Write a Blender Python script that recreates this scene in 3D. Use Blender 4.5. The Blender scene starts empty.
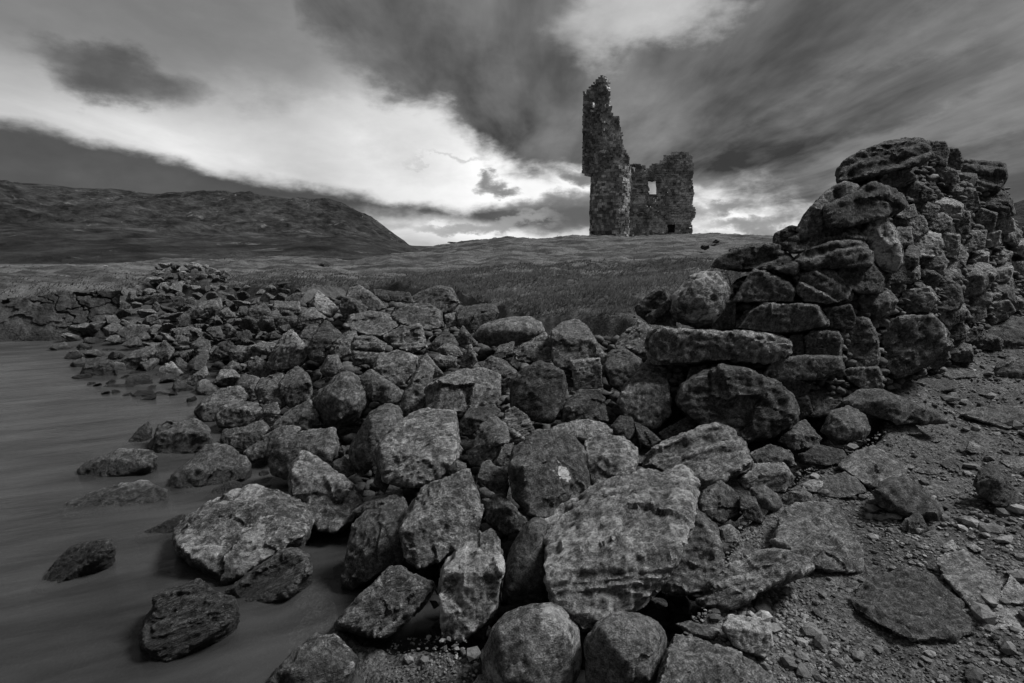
import bpy, bmesh, math, random
import numpy as np
from mathutils import Vector, Matrix
from mathutils.bvhtree import BVHTree

# ------------------------------------------------------------------ camera, world, sun
sc = bpy.context.scene
COL = sc.collection
F, HOR, CAMZ = 560.0, 245.0, 2.0
PITCH = math.atan((341.5 - HOR) / F)
cam_d = bpy.data.cameras.new("camera"); cam = bpy.data.objects.new("camera", cam_d); COL.objects.link(cam)
cam_d.sensor_width = 36.0; cam_d.lens = 36.0 * F / 1024.0
cam_d.clip_start = 0.05; cam_d.clip_end = 6000
cam.location = (0, 0, CAMZ); cam.rotation_euler = (math.pi / 2 - PITCH, 0, 0)
sc.camera = cam
sc.view_settings.view_transform = 'Standard'; sc.view_settings.look = 'None'
sc.view_settings.exposure = 0.0; sc.view_settings.gamma = 1.0; sc.view_settings.use_curve_mapping = False
sc.cycles.max_bounces = 5; sc.cycles.diffuse_bounces = 2; sc.cycles.glossy_bounces = 2
sc.cycles.transparent_max_bounces = 6; sc.cycles.use_denoising = True

CP, SP = math.cos(PITCH), math.sin(PITCH)
def ray(u, v):
    """direction with unit forward (world Y) component for photo pixel u, v"""
    a, b = (np.asarray(u, float) - 512) / F, (341.5 - np.asarray(v, float)) / F
    x, y, z = a, CP + b * SP, -SP + b * CP
    return np.stack([x / y, np.ones_like(y), z / y], -1)
def at(u, v, Y):
    d = ray(u, v)
    return d * np.asarray(Y, float)[..., None] + np.array([0, 0, CAMZ])
def azel(u, v):
    d = ray(u, v); return math.atan2(d[0], d[1]), math.atan2(d[2], math.hypot(d[0], d[1]))

SUN_EL, SUN_AZ = 50.0, 78.0        # soft light from high up on the right, slightly ahead of the camera
sun_d = bpy.data.lights.new("sun", 'SUN'); sun = bpy.data.objects.new("sun", sun_d); COL.objects.link(sun)
sun_d.energy = 4.5; sun_d.angle = math.radians(16); sun_d.color = (1, 1, 1)
_s = Vector((math.sin(math.radians(SUN_AZ)) * math.cos(math.radians(SUN_EL)),
             math.cos(math.radians(SUN_AZ)) * math.cos(math.radians(SUN_EL)), math.sin(math.radians(SUN_EL))))
sun.rotation_euler = _s.to_track_quat('Z', 'Y').to_euler()

# ------------------------------------------------------------------ node helpers
class NT:
    def __init__(s, tree): s.t = tree; s.n = tree.nodes; s.l = tree.links
    def node(s, typ, **kw):
        n = s.n.new(typ)
        for k, v in kw.items(): setattr(n, k, v)
        return n
    def put(s, sock, val):
        if isinstance(val, bpy.types.NodeSocket): s.l.new(val, sock)
        elif val is not None: sock.default_value = val
    def m(s, op, a, b=None, c=None, clamp=False):
        n = s.node('ShaderNodeMath', operation=op, use_clamp=clamp)
        s.put(n.inputs[0], a); s.put(n.inputs[1], b); s.put(n.inputs[2], c); return n.outputs[0]
    def vm(s, op, a, b=None, out=0):
        n = s.node('ShaderNodeVectorMath', operation=op); s.put(n.inputs[0], a); s.put(n.inputs[1], b); return n.outputs[out]
    def mr(s, x, a, b, c=0.0, d=1.0, smooth=True):
        n = s.node('ShaderNodeMapRange'); n.clamp = True
        if smooth: n.interpolation_type = 'SMOOTHSTEP'
        for i, q in enumerate((x, a, b, c, d)): s.put(n.inputs[i], q)
        return n.outputs[0]
    def mix(s, f, a, b):
        n = s.node('ShaderNodeMix', data_type='FLOAT'); s.put(n.inputs[0], f); s.put(n.inputs[2], a); s.put(n.inputs[3], b); return n.outputs[0]
    def noise(s, vec, scale, detail=4, rough=.55, dist=0.0, typ='FBM'):
        n = s.node('ShaderNodeTexNoise'); n.noise_type = typ
        s.put(n.inputs['Vector'], vec); s.put(n.inputs['Scale'], scale); n.inputs['Detail'].default_value = detail
        n.inputs['Roughness'].default_value = rough; n.inputs['Distortion'].default_value = dist; return n.outputs['Fac']
    def xyz(s, x, y, z):
        n = s.node('ShaderNodeCombineXYZ'); s.put(n.inputs[0], x); s.put(n.inputs[1], y); s.put(n.inputs[2], z); return n.outputs[0]
    def curve(s, x, pts):
        """piecewise curve: pts = [(x, y)] with arbitrary ranges"""
        xs = [p[0] for p in pts]; ys = [p[1] for p in pts]; x0, x1, y0, y1 = min(xs), max(xs), min(ys) - 1e-3, max(ys) + 1e-3
        q = s.mr(x, x0, x1, smooth=False)
        n = s.node('ShaderNodeFloatCurve'); c = n.mapping.curves[0]
        P = [((a - x0) / (x1 - x0), (b - y0) / (y1 - y0)) for a, b in pts]
        while len(c.points) < len(P): c.points.new(.5, .5)
        for i, (a, b) in enumerate(P): c.points[i].location = (a, b); c.points[i].handle_type = 'AUTO_CLAMPED'
        n.mapping.update(); s.put(n.inputs['Value'], q); n.inputs['Factor'].default_value = 1
        return s.m('MULTIPLY_ADD', n.outputs[0], y1 - y0, y0)

# ------------------------------------------------------------------ world: overcast evening sky laid out by compass direction and height
world = bpy.data.worlds.new("World"); sc.world = world; world.use_nodes = True
W = NT(world.node_tree); W.n.clear()
tc = W.node('ShaderNodeTexCoord').outputs['Generated']
sep = W.node('ShaderNodeSeparateXYZ'); W.put(sep.inputs[0], tc)
dx, dy, dz = sep.outputs
AZ = W.m('ARCTAN2', dx, dy); EL = W.m('ARCSINE', dz)
dzc = W.m('MAXIMUM', W.m('ADD', dz, 0.10), 0.05)
PX, PY = W.m('DIVIDE', dx, dzc), W.m('DIVIDE', dy, dzc)                 # position on the cloud sheet
streak = W.noise(W.xyz(W.m('MULTIPLY', PX, 1.0), W.m('MULTIPLY', PY, .42), 3.3), 1.15, 5, .52, .5)
streak2 = W.noise(W.xyz(W.m('MULTIPLY', PX, 2.2), W.m('MULTIPLY', PY, .6), 9.1), 1.7, 6, .55, .3)
puff = W.noise(W.xyz(AZ, W.m('MULTIPLY', EL, 1.7), 1.0), 9.0, 7, .56, .2)
puff_s = W.noise(W.xyz(AZ, W.m('MULTIPLY', EL, 1.7), 5.0), 3.2, 4, .5, .3)
fine = W.noise(W.xyz(AZ, W.m('MULTIPLY', EL, 2.2), 7.0), 26.0, 5, .6, .3)
pn = W.m('SUBTRACT', puff, .5); ps = W.m('SUBTRACT', puff_s, .5); st = W.m('SUBTRACT', streak, .5); st2 = W.m('SUBTRACT', streak2, .5); fn = W.m('SUBTRACT', fine, .5)
wz1 = W.noise(W.xyz(AZ, W.m('MULTIPLY', EL, 1.8), 11.0), 7.0, 6, .55); wz2 = W.noise(W.xyz(AZ, W.m('MULTIPLY', EL, 1.8), 19.0), 10.0, 6, .6)
WAZ = W.m('ADD', AZ, W.m('MULTIPLY', W.m('SUBTRACT', wz1, .5), .22)); WEL = W.m('ADD', EL, W.m('MULTIPLY', W.m('SUBTRACT', wz2, .5), .12))
def blob(u, v, ru, rv, ang=0.0, wob=0.5):
    """soft elliptic cloud patch round the direction seen at photo pixel u, v (sizes in px at frame centre)"""
    a0, e0 = azel(u, v); sa, se = ru / F, rv / F; c, s_ = math.cos(math.radians(ang)), math.sin(math.radians(ang))
    a = W.m('SUBTRACT', WAZ if wob > .3 else AZ, a0); e = W.m('SUBTRACT', WEL if wob > .3 else EL, e0)
    p = W.m('DIVIDE', W.m('ADD', W.m('MULTIPLY', a, c), W.m('MULTIPLY', e, s_)), sa)
    q = W.m('DIVIDE', W.m('SUBTRACT', W.m('MULTIPLY', e, c), W.m('MULTIPLY', a, s_)), se)
    r = W.m('ADD', W.m('POWER', p, 2.0), W.m('POWER', q, 2.0))
    r = W.m('ADD', r, W.m('MULTIPLY', W.m('ADD', pn, ps), wob * 3))
    return r
def soft(r, a=1.5, b=0.1): return W.mr(r, a, b)
def edge(pts): return W.curve(AZ, [azel(u, v) for u, v in pts])
def over(base, mask, tone): return W.mix(mask, base, tone)

# clear-ish high haze behind everything
sky = W.curve(EL, [(-.2, .2), (.0, .6), (.08, .72), (.20, .46), (.34, .27), (.6, .235), (.75, .22), (1.2, .4), (1.57, .45)])
sky = W.m('MULTIPLY', sky, W.m('ADD', 1.0, W.m('MULTIPLY', st, 1.2)))
sky = over(sky, W.m('MULTIPLY', soft(blob(455, 160, 125, 68, -22, .25), 1.7, 0), 1.0), 1.05)
sky = over(sky, W.m('MULTIPLY', soft(blob(340, 150, 130, 50, -18, .3), 1.6, 0), .5), .62)
sky = over(sky, W.m('MULTIPLY', soft(blob(385, 105, 95, 42, -30, .4), 1.7, 0), .55), .55)
sky = over(sky, W.m('MULTIPLY', soft(blob(200, 40, 210, 40, 0, .5), 1.6, 0), .5), .17)
sky = over(sky, W.m('MULTIPLY', soft(blob(770, 215, 120, 17, -6, .3), 1.6, 0.2), 1.0), 1.0)
sky = over(sky, W.m('MULTIPLY', soft(blob(560, 180, 60, 30, -10, .3), 1.6, 0.2), 1.0), .95)
# small dark cloud upper left
m_c = soft(blob(120, 79, 42, 17, -6, .34), 2.5, -.3)
sky = over(sky, W.m('MULTIPLY', m_c, .95), W.m('ADD', .083, W.m('MULTIPLY', pn, .08)))
# the long grey bank over the hill on the left, falling to the right
top_a = edge([(-700, 60), (-200, 100), (0, 117), (70, 128), (130, 142), (200, 162), (300, 180), (400, 198), (470, 205), (540, 203), (600, 198), (700, 260), (1000, 300)])
low_a = edge([(-700, 190), (-200, 214), (300, 219), (370, 222), (410, 223), (450, 229), (520, 234), (580, 236), (700, 262), (1000, 320)])
m_a = W.m('MULTIPLY', W.mr(W.m('ADD', W.m('SUBTRACT', top_a, EL), W.m('ADD', W.m('MULTIPLY', pn, .05), W.m('MULTIPLY', fn, .022))), -.006, .020),
          W.mr(W.m('ADD', W.m('SUBTRACT', EL, low_a), W.m('MULTIPLY', pn, .06)), -.006, .030))
tone_a = W.m('ADD', .092, W.m('MULTIPLY', W.m('ADD', ps, W.m('MULTIPLY', pn, .8)), .10))
sky = over(sky, m_a, tone_a)
# the great dark sheet from the top centre to the right
low_b = edge([(-900, -500), (150, -160), (285, -15), (300, 28), (350, 72), (395, 106), (435, 118), (470, 142), (492, 172), (540, 183), (590, 183), (640, 202), (700, 216), (760, 222), (830, 224), (1024, 218), (1500, 150)])
e_b = W.m('ADD', W.m('SUBTRACT', EL, low_b), W.m('ADD', W.m('MULTIPLY', pn, .13), W.m('ADD', W.m('MULTIPLY', fn, .05), W.m('MULTIPLY', ps, .05))))
m_b = W.mr(e_b, -.012, .05)
tone_b = W.m('ADD', W.m('ADD', .130, W.m('MULTIPLY', st, .42)), W.m('ADD', W.m('MULTIPLY', st2, .26), W.m('MULTIPLY', pn, .03)))
tone_b = W.m('ADD', tone_b, W.m('MULTIPLY', W.mr(EL, .65, 1.25), .25))
tone_b = W.m('ADD', tone_b, W.m('MULTIPLY', soft(blob(650, 5, 80, 34, 12, .5), 1.9, -.2), .42))
tone_b = W.m('ADD', tone_b, W.m('MULTIPLY', soft(blob(620, 70, 40, 55, -60, .5), 1.5, 0), .05))
tone_b = W.m('ADD', tone_b, W.m('MULTIPLY', soft(blob(1010, 60, 150, 60, 20, .5), 1.5, 0), .10))
tone_b = W.m('SUBTRACT', tone_b, W.m('MULTIPLY', soft(blob(860, 110, 115, 22, 20, .5), 1.5, 0), .075))
tone_b = W.m('SUBTRACT', tone_b, W.m('MULTIPLY', soft(blob(430, 60, 90, 45, -35, .5), 1.5, 0), .05))
tone_b = W.m('SUBTRACT', tone_b, W.m('MULTIPLY', soft(blob(760, 180, 150, 24, -5, .4), 1.7, 0), .015))
sky = over(sky, m_b, W.m('MAXIMUM', tone_b, .045))
# low scraps of cloud in the bright gaps
for (u, v, a, b, an, tn) in [(575, 178, 15, 7, -10, .12), (505, 186, 10, 5, 0, .16), (555, 213, 60, 12, 4, .13), (470, 222, 60, 5, 3, .35), (640, 216, 40, 9, 0, .13), (765, 228, 60, 6, 0, .2), (735, 207, 28, 5, 5, .22), (1020, 190, 40, 24, 0, .08), (460, 163, 25, 2.4, -3, .6)]:
    sky = over(sky, W.m('MULTIPLY', soft(blob(u, v, a, b, an, .55), 2.6, -.4), .9), tn)
sky = W.m('MULTIPLY', sky, W.m('ADD', 1.0, W.m('MULTIPLY', fn, .16)))
back = W.mr(dy, .2, -.3)
sky = W.mix(W.m('MULTIPLY', back, W.mr(EL, 1.25, .9)), sky, W.m('ADD', W.curve(EL, [(-.2, .05), (.2, .07), (.5, .12), (.85, .18), (1.57, .4)]), W.m('MULTIPLY', st, .1)))          # lighter overcast behind the camera
sky = W.mix(W.mr(EL, .0, -.05), sky, .03)
nish = W.node('ShaderNodeTexSky'); nish.sky_type = 'NISHITA'; nish.sun_disc = False
nish.sun_elevation = math.radians(SUN_EL); nish.sun_rotation = math.radians(SUN_AZ)
bw = W.node('ShaderNodeRGBToBW'); W.put(bw.inputs[0], nish.outputs[0])
nf = W.mr(bw.outputs[0], 0.0, 12.0, .9, 1.2, smooth=False)                    # the clear sky's own brightness, muted by the cloud
bg = W.node('ShaderNodeBackground'); W.put(bg.inputs[0], W.m('MULTIPLY', W.m('MULTIPLY', sky, nf), 10.0)); bg.inputs[1].default_value = 0.1
W.put(W.node('ShaderNodeOutputWorld').inputs[0], bg.outputs[0])

# ------------------------------------------------------------------ noise in numpy
def _h(ix, iy, iz, seed):
    h = (ix.astype(np.int64) * 374761393 + iy.astype(np.int64) * 668265263 + iz.astype(np.int64) * 2147483647 + seed * 974634777) & 0xffffffff
    h = ((h ^ (h >> 13)) * 1274126177) & 0xffffffff
    h = ((h ^ (h >> 16)) * 2246822519) & 0xffffffff
    return ((h ^ (h >> 15)) & 0xffffff) / 8388607.5 - 1.0
def vnoise(p, seed=0):
    i = np.floor(p); f = p - i; f = f * f * f * (f * (f * 6 - 15) + 10); i = i.astype(np.int64); r = 0
    for a in (0, 1):
        wa = f[:, 0] if a else 1 - f[:, 0]
        for b in (0, 1):
            wb = f[:, 1] if b else 1 - f[:, 1]
            for c in (0, 1):
                wc = f[:, 2] if c else 1 - f[:, 2]
                r = r + wa * wb * wc * _h(i[:, 0] + a, i[:, 1] + b, i[:, 2] + c, seed)
    return r
def fbm(p, octv=4, seed=0, gain=.5, ridged=False):
    r = 0; a = 1.0
    for o in range(octv):
        n = vnoise(p * (2.03 ** o) + o * 17.3, seed + o)
        r = r + a * ((1 - 2 * np.abs(n)) if ridged else n); a *= gain
    return r

# ------------------------------------------------------------------ object helpers
def tag(o, label=None, cat=None, group=None, kind=None):
    for k, v in (('label', label), ('category', cat), ('group', group), ('kind', kind)):
        if v: o[k] = v
    return o
def mesh_np(name, V, Fc, smooth=True):
    me = bpy.data.meshes.new(name); V = np.asarray(V, np.float32); Fc = np.asarray(Fc, np.int32); n = Fc.shape[1]
    me.vertices.add(len(V)); me.vertices.foreach_set('co', V.ravel())
    me.loops.add(Fc.size); me.loops.foreach_set('vertex_index', Fc.ravel())
    me.polygons.add(len(Fc)); me.polygons.foreach_set('loop_start', np.arange(0, Fc.size, n, dtype=np.int32))
    me.update(calc_edges=True)
    me.polygons.foreach_set('use_smooth', np.full(len(Fc), smooth)); me.update(); return me
def link(name, me, mat=None, parent=None, loc=(0, 0, 0)):
    o = bpy.data.objects.new(name, me); COL.objects.link(o)
    if mat is not None and not me.materials: me.materials.append(mat)
    if parent is not None: o.parent = parent
    o.location = loc; return o
def empty(name, loc):
    o = bpy.data.objects.new(name, None); COL.objects.link(o); o.location = loc; o.empty_display_size = .2; return o

# ------------------------------------------------------------------ materials
def rock_material(name, kind='dry'):
    m = bpy.data.materials.new(name); m.use_nodes = True; T = NT(m.node_tree); T.n.clear()
    tc = T.node('ShaderNodeTexCoord'); oi = T.node('ShaderNodeObjectInfo')
    off = T.vm('SCALE', T.xyz(oi.outputs['Random'], T.m('MULTIPLY', oi.outputs['Random'], 3.7), T.m('MULTIPLY', oi.outputs['Random'], -2.3)), None)
    off.node.inputs['Scale'].default_value = 37.0
    sc_ = T.vm('SCALE', tc.outputs['Object'], None); T.put(sc_.node.inputs['Scale'], T.m('ADD', .6, T.m('MULTIPLY', T.m('FRACT', T.m('MULTIPLY', oi.outputs['Random'], 31.7)), .8)))
    P = T.vm('ADD', sc_, off)
    cs = T.node('ShaderNodeSeparateColor'); T.put(cs.inputs[0], oi.outputs['Color'])
    tone, lich, strat = cs.outputs          # R albedo, G lichen cover, B layering
    rot = T.node('ShaderNodeVectorRotate'); rot.rotation_type = 'EULER_XYZ'; T.put(rot.inputs['Vector'], P)
    T.put(rot.inputs['Rotation'], T.xyz(T.m('MULTIPLY', oi.outputs['Random'], 1.1), T.m('MULTIPLY', T.m('FRACT', T.m('MULTIPLY', oi.outputs['Random'], 7.3)), 1.3), 0.0))
    lay = T.vm('MULTIPLY', rot.outputs[0], (1.0, 1.0, 5.0))
    n1 = T.noise(P, 4.5, 5, .6); n2 = T.noise(P, 34.0, 7, .74); n3 = T.noise(P, 140.0, 4, .75); nl = T.noise(lay, 9.0, 6, .65, .4)
    nb = T.mr(T.noise(P, 10.0, 7, .66, .6), .36, .64)
    # albedo
    a = T.m('MULTIPLY', T.m('MULTIPLY', tone, .85), T.mix(nb, T.m('ADD', .42, T.m('MULTIPLY', T.m('FRACT', T.m('MULTIPLY', oi.outputs['Random'], 53.1)), .4)), 1.3))
    a = T.m('MULTIPLY', a, T.mr(n2, .36, .66, .32, 1.75, smooth=False))
    a = T.m('MULTIPLY', a, T.mr(n3, .36, .64, .5, 1.55, smooth=False))
    a = T.m('MULTIPLY', a, T.mix(strat, 1.0, T.mr(nl, .35, .65, .55, 1.4)))
    vo = T.node('ShaderNodeTexVoronoi'); vo.feature = 'DISTANCE_TO_EDGE'; T.put(vo.inputs['Vector'], T.vm('ADD', P, T.vm('SCALE', T.xyz(n1, n2, nl), None)))
    vo.inputs['Vector'].links[0].from_node.inputs[1].links[0].from_node.inputs['Scale'].default_value = .22
    vo.inputs['Scale'].default_value = 5.0
    crack = T.mr(vo.outputs['Distance'], .0, .018)
    a = T.m('MULTIPLY', a, T.mix(crack, .45, 1.0))
    # pale crusts of lichen
    l1 = T.noise(P, 13.0, 8, .68, .5); l0 = T.noise(P, 3.2, 3, .5)
    th = T.m('SUBTRACT', .755, T.m('MULTIPLY', T.m('MULTIPLY', lich, T.mr(l0, .35, .65, .4, 1.25)), .36))
    lm = T.mr(T.m('SUBTRACT', l1, th), -.012, .03)
    a = T.mix(T.m('MULTIPLY', lm, .85), a, T.m('MULTIPLY', T.m('ADD', T.m('MULTIPLY', tone, .6), .20), T.mr(n2, .32, .66, .35, 1.9, smooth=False)))
    # shade painted into hollows and light along edges, following mesh pointiness
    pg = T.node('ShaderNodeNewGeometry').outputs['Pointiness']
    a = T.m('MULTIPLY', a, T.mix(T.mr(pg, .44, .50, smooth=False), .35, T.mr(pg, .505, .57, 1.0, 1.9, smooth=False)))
    sp = T.noise(P, 60.0, 3, .5)
    dk = T.m('MULTIPLY', T.mr(T.noise(P, 8.5, 5, .6, .3), .55, .575), T.mr(lich, .8, .95))
    a = T.m('MULTIPLY', a, T.mix(dk, 1.0, .32))
    a = T.mix(T.m('MULTIPLY', T.mr(T.m('ADD', sp, T.m('MULTIPLY', lich, .06)), .70, .74), .8), a, .34)
    # dark wet skin near and under the water line
    geo = T.node('ShaderNodeNewGeometry'); gs = T.node('ShaderNodeSeparateXYZ'); T.put(gs.inputs[0], geo.outputs['Position'])
    tone_ = None; wet = T.mr(T.m('ADD', gs.outputs[2], T.m('MULTIPLY', T.m('SUBTRACT', n1, .5), .14)), .17, .03)
    a = T.m('MULTIPLY', a, T.mix(wet, 1.0, .28))
    a = T.m('MINIMUM', T.m('MAXIMUM', a, .012), .6)
    rgb = T.node('ShaderNodeCombineColor'); [T.put(rgb.inputs[i], a) for i in range(3)]
    b = T.node('ShaderNodeBsdfPrincipled'); T.put(b.inputs['Base Color'], rgb.outputs[0])
    T.put(b.inputs['Roughness'], T.mix(wet, .82, .38)); T.put(b.inputs['Specular IOR Level'], T.mix(wet, .22, .45))
    h = T.m('ADD', T.m('MULTIPLY', n1, .5), T.m('ADD', T.m('MULTIPLY', n2, .42), T.m('MULTIPLY', n3, .11)))
    h = T.m('ADD', h, T.m('MULTIPLY', T.m('MULTIPLY', nl, T.m('ADD', strat, .25)), .9))
    h = T.m('ADD', h, T.m('ADD', T.m('MULTIPLY', crack, .10), T.m('MULTIPLY', lm, .03)))
    bp = T.node('ShaderNodeBump'); bp.inputs['Strength'].default_value = 1.0; bp.inputs['Distance'].default_value = .11
    T.put(bp.inputs['Height'], h); T.put(b.inputs['Normal'], bp.outputs[0])
    T.put(T.node('ShaderNodeOutputMaterial').inputs[0], b.outputs[0])
    m["a_node"] = rgb.name
    return m, T, P, rgb, a
def simple_mat(name, fn, rough=.9, bump=None, dist=.03, spec=.2):
    m = bpy.data.materials.new(name); m.use_nodes = True; T = NT(m.node_tree); T.n.clear()
    tc = T.node('ShaderNodeTexCoord'); a, h = fn(T, tc.outputs['Object'])
    rgb = T.node('ShaderNodeCombineColor'); [T.put(rgb.inputs[i], a) for i in range(3)]
    b = T.node('ShaderNodeBsdfPrincipled'); T.put(b.inputs['Base Color'], rgb.outputs[0]); b.inputs['Roughness'].default_value = rough
    b.inputs['Specular IOR Level'].default_value = spec
    if h is not None:
        bp = T.node('ShaderNodeBump'); bp.inputs['Distance'].default_value = dist; T.put(bp.inputs['Height'], h); T.put(b.inputs['Normal'], bp.outputs[0])
    T.put(T.node('ShaderNodeOutputMaterial').inputs[0], b.outputs[0]); return m
ROCK = rock_material('weathered_rock')[0]
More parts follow.
